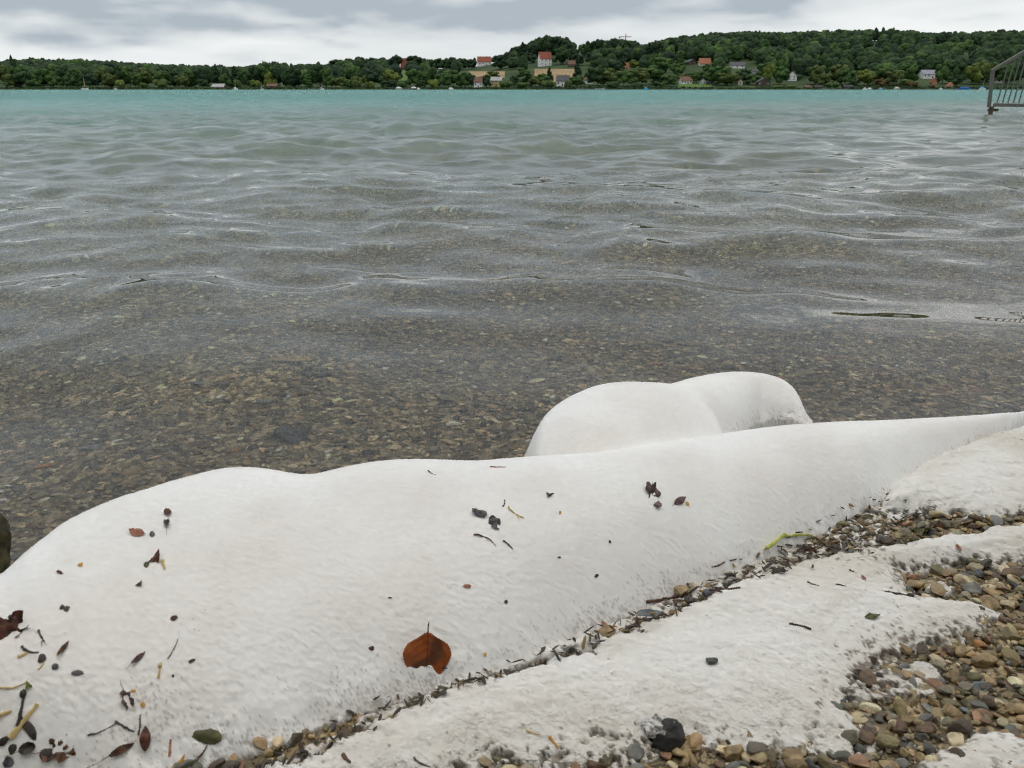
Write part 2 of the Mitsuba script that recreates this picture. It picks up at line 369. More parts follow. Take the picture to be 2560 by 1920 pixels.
def house(name, text, cat, u, vb, wpx, wall_px, roof_px, wall, roof, gable='side', yaw=0.0, windows=2, floors=1, chimney=True, deep=0.75, over=0.5):
    key = numbered(name)
    o = on_terrain(u, vb)
    s = o[1] / FOCAL
    w, hw, hr = wpx * s * 0.9, wall_px * s * 0.92, roof_px * s * 0.92
    dp_ = w * deep
    m = T().translate(o.tolist()).rotate([0, 0, 1], yaw)
    def piece(part, mesh, mat):
        k = numbered(key + '__' + part)
        scene[k] = {**mikit.ply(mesh, 'mat_' + mat, smooth=False), 'to_world': m}
        return k
    x0, x1, y0, y1 = -w / 2, w / 2, -dp_ / 2, dp_ / 2
    if gable == 'front':
        prof = [(x0, -2.5), (x1, -2.5), (x1, hw), (0, hw + hr), (x0, hw)]
        body = trimesh.creation.extrude_polygon(Polygon(prof), dp_, engine='earcut'); body.apply_transform([[1, 0, 0, 0], [0, 0, -1, y1], [0, 1, 0, 0], [0, 0, 0, 1]])
        e = over * 1.6; th = 0.35
        roofp = Polygon([(x0 - e, hw - e * hr / (w / 2) + 0.05), (0, hw + hr + 0.05), (x1 + e, hw - e * hr / (w / 2) + 0.05), (x1 + e, hw - e * hr / (w / 2) + th), (0, hw + hr + th + 0.1), (x0 - e, hw - e * hr / (w / 2) + th)])
        rf = trimesh.creation.extrude_polygon(roofp, dp_ + 2 * over, engine='earcut'); rf.apply_transform([[1, 0, 0, 0], [0, 0, -1, y1 + over], [0, 1, 0, 0], [0, 0, 0, 1]])
    else:
        prof = [(y0, -2.5), (y1, -2.5), (y1, hw), (0, hw + hr), (y0, hw)]
        body = trimesh.creation.extrude_polygon(Polygon(prof), w, engine='earcut'); body.apply_transform([[0, 0, 1, x0], [1, 0, 0, 0], [0, 1, 0, 0], [0, 0, 0, 1]])
        e = over * 1.2; th = 0.35; k = hr / (dp_ / 2)
        roofp = Polygon([(y0 - e, hw - e * k + 0.05), (0, hw + hr + 0.05), (y1 + e, hw - e * k + 0.05), (y1 + e, hw - e * k + th), (0, hw + hr + th + 0.1), (y0 - e, hw - e * k + th)])
        rf = trimesh.creation.extrude_polygon(roofp, w + 2 * over, engine='earcut'); rf.apply_transform([[0, 0, 1, x0 - over], [1, 0, 0, 0], [0, 1, 0, 0], [0, 0, 0, 1]])
    piece('wall', body, wall)
    rk = piece('roof', rf, roof)
    if chimney:
        cx = w * 0.2
        scene[rk + '__chimney'] = {**mikit.ply(box(cx - 0.4, cx + 0.4, -0.4, 0.4, hw + hr * 0.6, hw + hr + 1.0), 'mat_brown_tile'), 'to_world': m}
    fh = hw / floors
    for fl in range(floors):
        for i in range(windows):
            cx = x0 + w * (i + 0.5) / windows
            ww, wh = min(1.3, w / windows * 0.5), min(1.5, fh * 0.5)
            zc = fh * (fl + 0.55)
            if fl == 0 and i == windows // 2 and windows > 2:
                piece('door', box(cx - 0.55, cx + 0.55, y0 - 0.06, y0 + 0.1, 0, min(2.1, fh * 0.8)), 'timber'); continue
            wk = piece('window', box(cx - ww / 2, cx + ww / 2, y0 - 0.05, y0 + 0.1, zc - wh / 2, zc + wh / 2), 'white' if wall not in ('white', 'cream') else 'brown_tile')
            scene[wk + '__pane'] = {**mikit.ply(box(cx - ww * 0.4, cx + ww * 0.4, y0 - 0.07, y0 + 0.05, zc - wh * 0.4, zc + wh * 0.4), 'mat_glass'), 'to_world': m}
    label(key, text, cat)
    landmarks.append((u, vb, text, cat, key)); house_spots.append((u, wpx, o[1], vb - wall_px - roof_px, dp_))
    return key

def Q(q, X, Y): return 640 * q + X / 3.456, 60 + Y / 3.456
HOUSES = [
 ('boathouse', 'low red brown boathouse with a grey roof end at the left far shore', 'boathouse', 0, 1895, 556, 105, 12, 22, 'brown_tile', 'grey', 'side', 0, 3, 1, False),
 ('boathouse', 'red brown timber boathouse under the pale willow', 'boathouse', 1, 145, 553, 88, 16, 16, 'brown_tile', 'brown_tile', 'side', 0, 3, 1, False),
 ('boathouse', 'dark hut with a shallow roof on the waterline left of the white tarpaulin', 'boathouse', 1, 968, 556, 92, 16, 18, 'timber', 'timber', 'side', 0, 2, 1, False),
 ('barn', 'tall red tiled barn roof between two round dark trees', 'barn', 1, 1282, 395, 58, 22, 70, 'timber', 'red_tile', 'side', 0, 1, 1, False),
 ('house', 'pinkish tiled house half hidden among trees left of the red barn roof', 'house', 1, 715, 425, 50, 14, 22, 'pink', 'brown_tile', 'front', 10, 1),
 ('house', 'orange walled cottage behind the olive willow', 'house', 1, 782, 500, 46, 28, 18, 'orange', 'terracotta', 'front', 0, 2),
 ('house', 'small white cottage with a steep gable left of the red barn roof', 'house', 1, 1105, 405, 32, 20, 22, 'white', 'slate', 'front', 0, 1),
 ('house', 'pale house with a brown flat roof right of the red barn roof', 'house', 1, 1475, 372, 52, 28, 16, 'pink', 'brown_tile', 'side', 0, 2),
 ('house', 'white gabled house between dark trees left of the red roofed house', 'house', 1, 1682, 382, 48, 34, 26, 'white', 'brown_tile', 'front', -20, 2, 2),
 ('house', 'large red roofed house with white gables above the tan field strip', 'house', 1, 1972, 360, 118, 30, 42, 'white', 'red_tile', 'side', 8, 4, 1),
 ('tower', 'narrow pale tower house with a pointed brown roof on the hilltop', 'tower', 1, 2162, 285, 40, 34, 34, 'pink', 'brown_tile', 'front', 15, 1, 2, False),
 ('house', 'low white lakeside house with a red brown roof left of the yellow house', 'house', 1, 1920, 550, 72, 48, 36, 'white', 'brown_tile', 'side', 0, 3, 1),
 ('house', 'yellow lakeside house with a white upper floor', 'house', 1, 2080, 540, 96, 50, 26, 'yellow', 'grey', 'side', -8, 3, 2),
 ('house', 'tall white house with a steep red roof on the slope above the tan field', 'house', 2, 282, 362, 106, 58, 52, 'white', 'red_tile', 'side', 12, 3, 2, True, 0.8),
 ('house', 'cream cottage with a rounded gable left of the tall white house', 'house', 2, 88, 365, 62, 24, 22, 'cream', 'brown_tile', 'front', 0, 2),
 ('house', 'pinkish roofed house at the edge of the hilltop trees, left of the cream cottage', 'house', 2, 55, 296, 46, 14, 20, 'white', 'pink', 'side', 0, 2),
 ('house', 'white lakeside house with a dark solar roof under the tan field', 'house', 2, 440, 538, 112, 44, 44, 'white', 'slate', 'side', -10, 3, 1),
 ('house', 'grey roofed villa high among the trees right of the tall white house', 'house', 2, 620, 285, 60, 18, 24, 'grey', 'slate', 'front', 25, 2),
 ('house', 'brown timber house in shade below the grey roofed villa', 'house', 2, 515, 370, 60, 22, 26, 'timber', 'brown_tile', 'side', 0, 2),
 ('house', 'white lakeside house with a brown hipped roof right of the solar roof', 'house', 2, 662, 515, 62, 34, 32, 'white', 'brown_tile', 'front', 25, 2, 2),
 ('house', 'terracotta roofed house among trees above the broad olive trees', 'house', 2, 975, 390, 66, 14, 36, 'cream', 'terracotta', 'side', -15, 2),
 ('house', 'tall pinkish house just showing between two dark conifers on the hill', 'house', 2, 1135, 270, 42, 48, 22, 'pink', 'slate', 'front', 0, 1, 2),
 ('house', 'slate roofed chalet at the foot of the wood left of the terracotta hip roof', 'house', 2, 1545, 348, 88, 16, 22, 'timber', 'slate', 'front', 20, 2),
 ('house', 'house with a broad terracotta hip roof at the foot of the wood', 'house', 2, 1662, 356, 98, 14, 40, 'cream', 'terracotta', 'side', 0, 3),
 ('house', 'long dark flat roofed house with a white gable at the foot of the wood', 'house', 2, 1945, 378, 130, 18, 26, 'white', 'slate', 'side', -15, 3, 1, False),
 ('house', 'small grey house half hidden right of the long flat roof', 'house', 2, 2095, 425, 50, 18, 14, 'grey', 'slate', 'side', 0, 2, 1, False),
 ('house', 'low white house with a red brown roof on the mown lawn', 'house', 2, 1498, 518, 100, 28, 30, 'white', 'brown_tile', 'side', 5, 4, 1),
 ('house', 'small white cottage with a dark roof right of the mown lawn', 'house', 2, 1645, 520, 50, 24, 22, 'white', 'slate', 'front', 0, 2),
 ('boathouse', 'dark slate roofed hut right of the small white cottage', 'boathouse', 2, 1710, 525, 46, 18, 18, 'timber', 'slate', 'side', 0, 1, 1, False),
 ('house', 'narrow cream cottage peeping between trees by the far waterline', 'house', 2, 1970, 525, 38, 28, 14, 'cream', 'brown_tile', 'front', 0, 1),
 ('house', 'dark timber chalet with a wide low gable on the far shore', 'house', 2, 2165, 535, 108, 34, 28, 'timber', 'slate', 'front', 0, 3, 1),
 ('house', 'bright white house with a slanting dark roof under the wooded hill', 'house', 3, 208, 490, 72, 42, 34, 'white', 'slate', 'front', -25, 2, 2),
 ('house', 'house with a long blue grey roof and white wall under the wooded hill', 'house', 3, 1380, 470, 138, 36, 30, 'white', 'blue_grey', 'side', 0, 4, 1),
 ('house', 'orange red gabled house below the blue grey roof', 'house', 3, 1425, 545, 48, 42, 28, 'orange', 'red_tile', 'front', 0, 2),
 ('house', 'small orange cottage with a rounded roof beside the blue boat cover', 'house', 3, 1572, 555, 54, 20, 24, 'tan', 'terracotta', 'front', 0, 2, 1, False),
 ('house', 'white cottage seen between the bars of the steel railing', 'house', 3, 1985, 510, 50, 30, 20, 'white', 'slate', 'front', 0, 1),
 ('boathouse', 'black boathouse with an open front, left of two below the olive trees', 'boathouse', 3, 430, 560, 70, 14, 12, 'timber', 'dark', 'side', 0, 1, 1, False),
 ('boathouse', 'black boathouse with an open front, right of two below the olive trees', 'boathouse', 3, 685, 560, 80, 16, 12, 'timber', 'dark', 'side', 0, 1, 1, False),
 ('boathouse', 'small dark hut by the waterline left of both black boathouses', 'boathouse', 3, 335, 560, 44, 14, 10, 'timber', 'brown_tile', 'side', 0, 1, 1, False),
]
for h in HOUSES:
    name, text, cat, q, X, Y, wd, wl, rf = h[:9]
    u, v = Q(q, X, Y)
    house(name, text, cat, u, v, wd / 3.456, wl / 3.456, rf / 3.456, *h[9:])

def boat(text, q, X, wpx, hull, cover=None, mast=0.0, cabin=None, name='boat', sail=None):
    key = numbered(name)
    u, _ = Q(q, X, 0); d = ray(u, 222)
    y = SHORE - 14.0 - random.uniform(0, 3); x = d[0] * y
    L = max(3.0, wpx / 3.456 * y / FOCAL); wd, hh = min(3.0, L * 0.34), min(1.5, max(1.0, L * 0.25))
    m = T().translate([x, y, 0.0]).rotate([0, 0, 1], random.uniform(-20, 20))
    n = 13; t = np.linspace(-1, 1, n)
    half = wd / 2 * np.clip(1 - np.maximum(0, t) ** 2.2, 0.03, 1) * np.where(t < 0, 1 - 0.15 * t ** 2, 1)
    sheer = hh * (0.85 + 0.25 * np.maximum(0, t) ** 2)
    ring = []
    for i in range(n):
        xx = t[i] * L / 2
        ring.append([(xx, -half[i], sheer[i]), (xx, -half[i] * 0.7, -0.15), (xx, half[i] * 0.7, -0.15), (xx, half[i], sheer[i])])
    v = np.array(ring).reshape(-1, 3); f = []
    for i in range(n - 1):
        for j in range(4):
            a, b = i * 4 + j, i * 4 + (j + 1) % 4
            f.append([a, b, b + 4, a + 4])
    f += [[0, 3, 2, 1], [(n - 1) * 4, (n - 1) * 4 + 1, (n - 1) * 4 + 2, (n - 1) * 4 + 3]]
    def piece(part, mesh, mat):
        scene[numbered(key + '__' + part)] = {**mikit.ply(mesh, 'mat_' + mat), 'to_world': m}
    piece('hull', tri(v, f), hull)
    if cover:
        c = lump(np.array([-0.05 * L, 0, hh * 0.95]), (L * 0.42, wd * 0.46, hh * 0.75), 2, 3, 0.12)
        piece('cover', tri(*c), cover)
    if cabin:
        piece('cabin', box(-L * 0.2, L * 0.12, -wd * 0.3, wd * 0.3, hh * 0.8, hh * 1.9), cabin)
    if mast:
        piece('mast', tube([(0.05 * L, 0, hh * 0.5), (0.05 * L, 0, hh + mast)], 0.09, 6), 'grey')
        piece('boom', tube([(0.05 * L, 0, hh + 1.0), (-0.4 * L, 0, hh + 1.1)], 0.12, 6), sail or 'white')
    if sail:
        piece('sail', tube([(0.03 * L, 0, hh + 1.2), (0.02 * L, 0, hh + mast * 0.55), (0.04 * L, 0, hh + mast * 0.9)], [0.45, 0.35, 0.1], 7), sail)
    label(key, text, 'boat'); landmarks.append((u, 222, text, 'boat', key))

boat('white boat with a dark canopy and furled tan sail, leftmost on the lake', 0, 735, 64, 'white', 'dark', 9.5, None, 'boat', 'tan')
boat('tiny white motorboat left of the rounded yellow bush', 0, 1000, 30, 'white', None, 0, 'pink')
boat('small white boat right of the grey roofed boathouse', 0, 2035, 40, 'white', None, 7, 'white')
boat('small white sailing boat left of the pale willow', 1, 52, 22, 'white', None, 6, None)
boat('moored white sailing boat right of the narrow green column tree', 1, 570, 36, 'white', None, 6, 'grey')
boat('small grey motorboat between the dark hut and the white tarpaulin', 1, 1235, 56, 'grey', 'white')
boat('boat under a long white tarpaulin', 1, 1365, 54, 'timber', 'white')
boat('short bright white boat right of the long white tarpaulin', 1, 1400, 34, 'white', 'white')
boat('white motorboat near the low white lakeside house', 1, 1686, 38, 'white', 'white')
boat('small sailing boat with a bright blue sail cover', 2, 1158, 34, 'cyan', 'cyan', 3)
boat('grey rowing boat at the jetty below the white hipped house', 2, 760, 80, 'grey', None)
boat('white motorboat with a low cabin, right of the black boathouses', 3, 838, 36, 'white', None, 0, 'white')
boat('white covered boat next to the low cabin motorboat', 3, 880, 36, 'grey', 'white')
boat('teal hulled small boat between the white boats', 3, 975, 34, 'cyan', 'grey')
boat('boat under a pale yellow cover with a tall mast behind', 3, 1115, 48, 'grey', 'cream', 10)
boat('boat under a deep blue tarpaulin on the right far shore', 3, 1700, 92, 'blue', 'blue')
boat('white and blue sailing boat just left of the steel railing', 3, 1852, 46, 'white', 'cyan', 8)
boat('small white dinghy left of the small orange cottage', 3, 1493, 26, 'white', None, 0, 'white')

trees = []          # (key, u, v of the top, kind, tone) for the labels

def tree(u, vtop, wpx, kind, tone, vbase=None, depth=None):
    if vbase is None:
        y = SHORE + depth
        for hu, hw_, hy, htop, hd in house_spots:               # a house that shows stands before the trees round it
            if kind != 'bush' and hy < SHORE + 130 and abs(u - hu) < hw_ / 2 + wpx * 0.34 and y < hy + hd / 2 + 4 and vtop < 222 - 6:
                y = hy + hd / 2 + 3 + wpx * 0.12
        d = ray(u, vtop); x = d[0] * y
        z0 = float(terrain_z(np.array([x]), np.array([y]))[0])
    else:
        x, y, z0 = on_terrain(u, vbase); d = ray(u, vtop)
    h = max(3.0, CAM_Z + d[2] * y - z0)
    w = wpx * y / FOCAL * 1.08
    key = numbered('bush' if kind == 'bush' else 'conifer' if kind == 'conifer' else 'tree')
    rot = random.uniform(0, 360)
    m = T().translate([x, y, z0 - 0.3]).rotate([0, 0, 1], rot).scale([w * random.uniform(0.9, 1.15), w * random.uniform(0.85, 1.2), h])
    scene[key + '__crown'] = {**CROWN_PLY[kind, random.randrange(len(CROWNS[kind])), tone], 'to_world': m}
    if kind != 'bush':
        scene[key + '__trunk'] = {**TRUNK_PLY, 'to_world': T().translate([x, y, z0 - 0.3]).rotate([0, 0, 1], rot).scale([h * 0.6, h * 0.6, h])}
    trees.append((key, u, vtop, kind, tone, vbase, wpx))

R, A_, C, K, Wl, B = 'round', 'tall', 'conifer', 'column', 'willow', 'bush'
dk, dp, md, ol, yg, ru = 'dark green', 'deep green', 'mid green', 'olive green', 'yellow green', 'russet'
# read off enlargements of the photograph, quarter by quarter: (x, top, width, kind, tone[, base])
LISTS = {
 0: [(20,345,120,R,ol),(88,255,38,K,dk),(119,290,30,K,dk),(150,350,130,R,md),(60,425,95,R,ol),(205,400,150,R,dp),(320,385,130,R,md),(425,350,140,R,md),(540,355,140,R,dp),
     (650,378,62,A_,md),(760,420,110,R,dk),(880,372,150,R,ol),(1000,345,120,R,dp),(1100,352,130,R,md),(1240,362,160,R,ol),(1390,392,110,R,md),(1500,382,140,R,dp),(1610,388,120,R,md),
     (1710,372,100,R,dk),(1752,470,80,R,dp),(1855,338,62,C,dk),(1940,420,95,R,md),(2015,358,75,C,dk),(2100,392,110,R,dp),(2190,345,95,R,dk),(1025,475,70,B,yg),(1245,502,60,B,ol),
     (1375,470,90,B,ol),(2185,475,80,R,yg),(2050,472,70,B,ol),(470,440,110,R,md),(1180,420,100,R,md),(940,420,95,R,ol),(590,450,90,R,dp),(290,470,100,R,md),(1560,430,110,R,ol)],
 1: [(70,310,140,R,md),(190,345,110,R,dk),(118,402,105,Wl,yg),(10,482,50,B,yg),(320,362,140,R,dk),(255,385,80,R,dp),(440,398,58,K,md),(540,335,150,R,dp),(470,350,90,R,dp),(600,372,90,R,md),
     (650,442,80,R,md),(730,452,90,R,ol),(850,442,125,Wl,ol),(935,432,40,A_,ol),(1000,382,120,R,dk),(850,352,100,R,md),(1085,442,50,A_,md),(1160,382,120,R,yg),(1160,480,110,R,dk),
     (1203,268,105,R,dk,400),(1375,266,122,R,dk,402),(1360,378,150,R,md),(1455,402,100,R,md),(1530,470,75,B,yg),(1700,386,190,R,md),(1610,420,110,R,md),(1800,405,110,R,md),(1860,430,70,R,dk),
     (1590,290,112,R,dp,392),(1680,280,92,R,dk,388),(1770,290,112,R,dp,392),(1862,300,82,R,dk,392),(2110,262,130,R,dk,392),(2190,232,100,R,dk,380),(2050,402,110,R,ol,470),(2160,488,100,B,md),
     (1990,428,80,R,dk),(700,300,120,R,dk,400),(800,290,120,R,dk,398),(890,278,110,R,dk,400),(1010,284,130,R,dk,398),(1100,290,100,R,dp,398),(780,470,80,R,md),(1260,490,70,B,md),(1420,480,80,R,dp),(960,500,60,B,ol),(1000,490,60,B,yg)],
 2: [(100,370,112,A_,md),(15,438,85,R,dp),(200,440,110,R,ol),(275,420,110,R,md),(322,368,70,C,dk),(300,482,95,B,ol),(95,498,95,B,md),(568,298,92,C,dk),(560,440,115,R,md),(480,482,60,B,ol),
     (655,410,60,R,dk,500),(745,360,150,R,dp),(850,368,150,R,ol),(970,398,130,R,md),(1085,368,170,R,ol),(1290,278,190,A_,md),(1235,240,90,R,md,480),(1360,428,130,R,md),(1450,230,72,C,md,400),
     (1600,400,140,R,md),(1800,352,170,R,md),(1850,402,160,R,ol),(2010,380,120,R,dp),(2090,430,120,R,md),(2190,320,140,R,md,480),(1940,460,90,R,md),
     (95,150,72,C,dk,300),(35,190,90,R,dk,300),(195,162,110,R,dk,300),(290,84,95,R,dp,290),(385,98,150,R,dk,300),(480,125,110,R,dk,300),(420,190,130,R,dp,350),(530,195,80,R,dk,330),
     (655,138,90,R,dp,300),(740,122,110,R,dk,310),(870,112,112,R,dk,320),(985,132,100,R,dp,310),(1082,150,48,C,dk,310),(1178,152,72,C,dk,320),(1250,140,110,R,dk,320),(1370,110,112,R,dk,300),(800,200,130,R,dp,370),(930,220,110,R,dk,370),(1050,300,80,R,yg,400),(930,300,90,R,dp,400),(700,230,110,R,dk,360),
     (1500,420,110,R,ol),(1720,400,100,R,ol),(1420,330,100,R,md,470),(1680,340,70,R,md,420),(150,240,100,R,dk,340),(560,250,90,R,dk,360),(1080,500,80,B,dp),(1260,490,110,R,dp),(880,490,90,B,dp)],
 3: [(30,242,92,R,md,400),(110,350,140,R,md),(15,335,80,R,yg),(310,292,80,R,dp,400),(430,348,150,R,ol),(490,420,160,R,ol),(620,338,150,R,ol),(690,382,130,R,md),(850,382,130,R,yg),(970,335,150,R,md),
     (1100,388,150,R,ol),(1225,325,142,R,md),(1330,440,110,R,ol),(1185,470,110,R,ol),(1540,305,142,R,md),(1640,300,140,R,dp),(1790,330,150,R,yg),(1870,300,140,R,ol),(1970,320,140,R,md),(1650,430,110,R,dp),
     (2100,330,140,R,md),(2200,320,130,R,dp),(800,272,110,R,dp,420),(985,462,80,R,ru),(1255,490,60,B,ru),(200,520,70,B,ol),(90,530,90,B,ol),(560,500,90,B,md),(740,470,80,R,dp),(1420,520,50,B,ru),(250,430,110,R,md),(2030,400,110,R,ol)]}
for q, L in LISTS.items():
    for e in L:
        X, Y, Wd, k, t = e[:5]
        vb = 60 + e[5] / 3.456 if len(e) > 5 else None
        dep = None
        if vb is None:
            top = 60 + Y / 3.456
            dep = 6 if k == B else 10 + np.clip((205 - top), 0, 60) * 0.7 + random.random() * 5
        tree(640 * q + X / 3.456, 60 + Y / 3.456, Wd / 3.456, k, t, vb, dep)

# the wood behind, which reads as one mass
KEEP = [(1325, 1475, 150, 206), (1155, 1275, 140, 200), (996, 1024, 147, 206), (1085, 1130, 155, 190), (1290, 1380, 130, 170), (1440, 1470, 125, 150), (1540, 1590, 150, 200), (1675, 1790, 146, 222), (1820, 1900, 150, 222), (1970, 1995, 180, 205), (2290, 2345, 172, 215)]
wood_v, wood_f, wood_c, n0 = [], [], [], 0
gw = np.random.default_rng(12)
def wood_tree(x, y, h, w, g):
    global n0
    z0 = float(terrain_z(np.array([x]), np.array([y]))[0])
    sp = g.random() < 0.12; tree_t = g.normal(0.55, 0.45)
    for dx, dy, dz, rr in ([(0, 0, 0.55, 0.5)] if sp else [(0, 0, 0.52, 0.52), (g.uniform(-.28, .28), -.2, 0.74, 0.30), (g.uniform(-.3, .3), -.2, 0.40, 0.34)]):
        v, f = lump(np.array([0, 0, 0.0]), (rr * w * (0.6 if sp else 1), rr * w * (0.6 if sp else 1), (0.5 if sp else rr * 0.9) * h), 1 if rr < 0.4 else 2, int(g.integers(999)), 0.42, 2.0)
        v = v + np.array([x + dx * w, y + dy * w, z0 + dz * h])
        a, b = np.array(TONES[g.choice(['dark green', 'deep green', 'mid green'], p=[0.5, 0.38, 0.12])]); t = np.clip(tree_t + g.normal(0, 0.15), 0, 1.5)
        wood_v.append(v); wood_f.append(f + n0); n0 += len(v)
        wood_c.append(np.tile((a * (1 - t) + b * t), (len(v), 1)) * g.uniform(0.8, 1.25, (len(v), 1)))
def free(x, y, z):
    d0 = np.array([x, y * CP - (z - CAM_Z) * SP, y * SP + (z - CAM_Z) * CP])
    u, v = 1280 + FOCAL * d0[0] / d0[1], 960 - FOCAL * d0[2] / d0[1]
    return not any(a - 4 < u < b + 4 and c < v < e for a, b, c, e in KEEP), u, v
for u in np.arange(-140, 2720, 8.5):            # the skyline
    az = float(ray(u, 150)[0]); y = CREST - gw.uniform(0, 25); x = az * y
    top = float(skyline_z(az, y)) + gw.normal(0, 1.3)
    z0 = float(terrain_z(np.array([x]), np.array([y]))[0])
    if 630 < u < 1235 or 1440 < u < 1480: 
        if gw.random() < 0.4: continue
    wood_tree(x, y, max(9, (top - z0) / 1.0), gw.uniform(10, 15), gw)
count = 0
while count < 1050:
    u = gw.uniform(-140, 2720); az = float(ray(u, 150)[0])
    t = gw.random() ** 0.8
    y = SHORE + 45 + t * (CREST - SHORE - 60); x = az * y
    if 640 < u < 1440 and gw.random() < 0.8: continue
    if 1440 < u < 1960 and t < 0.25: continue
    z = float(terrain_z(np.array([x]), np.array([y]))[0])
    ok, _, v = free(x, y, z + 6)
    if not ok: continue
    top_max = float(skyline_z(az, y)) - z - 1
    h = min(gw.uniform(14, 20), top_max)
    if h < 8: continue
    wood_tree(x, y, h, gw.uniform(11, 19), gw); count += 1
def leafy(p, n, uv):
    return 0.6 * fbm(p.x * 0.7, p.y * 0.7, p.z * 0.7, 3)
scene['mat_wood'] = {'type': 'twosided', 'b': {'type': 'principled', 'base_color': {'type': 'mesh_attribute', 'name': 'vertex_color'}, 'roughness': 0.9}}
put('woodland', tri(np.vstack(wood_v), np.vstack(wood_f)), 'mat_wood', smooth=False, color=np.vstack(wood_c))
label('woodland', 'dense dark green broadleaf wood covering the hills behind the lake shore', 'woodland', kind='stuff')

# reeds and low growth along the far waterline
P = np.stack([gw.uniform(-720, 720, 5200), np.zeros(5200), np.zeros(5200)], -1)
P[:, 1] = SHORE + gw.uniform(-5, 4, 5200)
hh = 0.7 + 1.6 * np.clip(meshkit.fbm(np.stack([P[:, 0] * 0.05, P[:, 0] * 0, P[:, 0] * 0], -1), 3, 4) * 1.8 - 0.4, 0, 1)
P[:, 2] = np.maximum(terrain_z(P[:, 0], P[:, 1]), 0) + gw.random(5200) * hh
put('reeds', leaf_quads(P, np.tile([0, -1.0, 0.4], (len(P), 1)), 0.75, gw), 'mat_leaves_deep_green', smooth=False)
label('reeds', 'dark green reeds and low growth fringing the far waterline', 'reeds', kind='stuff')

# jetties: a deck on piles each
for i, (q, X, wpx, text) in enumerate([(1, 520, 130, 'low grey jetty left of the moored white sailing boat'), (1, 1330, 150, 'grey jetty in front of the white tarpaulin'), (2, 660, 190, 'long pale jetty below the white hipped house'), (2, 1540, 150, 'low jetty in front of the mown lawn'), (3, 560, 260, 'dark jetty before the two black boathouses'), (3, 1600, 210, 'jetty in front of the deep blue tarpaulin')]):
    key = numbered('jetty'); u, _ = Q(q, X, 0); y = SHORE - 10; x = float(ray(u, 222)[0]) * y; w = wpx / 3.456 * y / FOCAL
    put(key + '__deck', box(x - w / 2, x + w / 2, y - 1, y + 1, 0.55, 0.75), 'mat_grey')
    for k in np.linspace(-0.48, 0.48, 6):
        put(key + '__pile', tube([(x + k * w, y - 0.8, -2.5), (x + k * w, y - 0.8, 0.55)], 0.12), 'mat_timber', True)
    label(key, text, 'jetty')

# tower crane beyond the hilltop
o = on_terrain(1562, 150); ck = 'tower_crane'
top = CAM_Z + ray(1562, 92)[2] * o[1]; s = o[1] / FOCAL
put(ck + '__mast', box(o[0] - 0.45, o[0] + 0.45, o[1] - 0.45, o[1] + 0.45, o[2] - 1, top + 4), 'mat_red_tile')
put(ck + '__jib', box(o[0] - 16 * s, o[0] + 13 * s, o[1] - 0.4, o[1] + 0.4, top - 0.35, top + 0.45), 'mat_terracotta')
put(ck + '__counterweight', box(o[0] - 16 * s, o[0] - 13 * s, o[1] - 0.6, o[1] + 0.6, top - 2.2, top - 0.35), 'mat_grey')
label(ck, 'slim red tower crane rising behind the hilltop trees', 'crane')

# labels of the trees: look, then the nearest landmark
SHORT = {}
CUT = set('with under on in between left right of at behind below above half just among next by before near and peeping beside seen showing high'.split())
def short_name(text):
    if text in SHORT: return SHORT[text]
    w = text.split()
    for n in range(len(w)):
        if w[n] in CUT and n >= 3: return ' '.join(w[:n])
    return ' '.join(w[:5])
SHORT.update({t: s for t, s in {'white boat with a dark canopy and furled tan sail, leftmost on the lake': 'leftmost white boat',
 'boat under a long white tarpaulin': 'long white tarpaulin', 'boat under a pale yellow cover with a tall mast behind': 'pale yellow boat cover', 'boat under a deep blue tarpaulin on the right far shore': 'deep blue tarpaulin',
 'house with a broad terracotta hip roof at the foot of the wood': 'terracotta hip roof', 'house with a long blue grey roof and white wall under the wooded hill': 'long blue grey roof', 'white lakeside house with a dark solar roof under the tan field': 'dark solar roof',
 'white lakeside house with a brown hipped roof right of the solar roof': 'brown hipped roof', 'black boathouse with an open front, left of two below the olive trees': 'left black boathouse', 'black boathouse with an open front, right of two below the olive trees': 'right black boathouse',
 'tall white house with a steep red roof on the slope above the tan field': 'tall white house', 'large red roofed house with white gables above the tan field strip': 'large red roofed house', 'low white house with a red brown roof on the mown lawn': 'low house on the lawn',
 'dark hut with a shallow roof on the waterline left of the white tarpaulin': 'dark waterline hut', 'long dark flat roofed house with a white gable at the foot of the wood': 'long flat roofed house', 'white motorboat with a low cabin, right of the black boathouses': 'low cabin motorboat',
 'white cottage seen between the bars of the steel railing': 'cottage behind the railing', 'bright white house with a slanting dark roof under the wooded hill': 'bright white house', 'orange walled cottage behind the olive willow': 'orange walled cottage'}.items()})
groups_seen = {}
for key, u, vt, kind, tone, vb, wpx in trees:
    form = {'round': 'rounded ', 'tall': 'tall oval ', 'conifer': 'pointed ', 'column': 'column-shaped ', 'willow': 'drooping ', 'bush': 'low '}[kind]
    size = '' if kind in ('column', 'bush', 'conifer', 'tall') else ('broad ' if wpx > 42 else 'slim ' if wpx < 24 else '')
    noun = {'bush': 'bush', 'conifer': 'conifer', 'willow': 'willow'}.get(kind, 'tree')
    near = min(landmarks, key=lambda L: abs(L[0] - u) + 0.3 * abs(L[1] - (vb or 222)))
    dx = u - near[0]
    rel = 'beside' if abs(dx) < 8 else ('left of' if dx < 0 else 'right of') if abs(dx) < 45 else ('far left of' if dx < 0 else 'far right of')
    text = f"{size}{form}{tone} {noun} {'uphill, ' if vb else ''}{rel} the {short_name(near[2])}"
    groups_seen.setdefault(text, []).append(key)
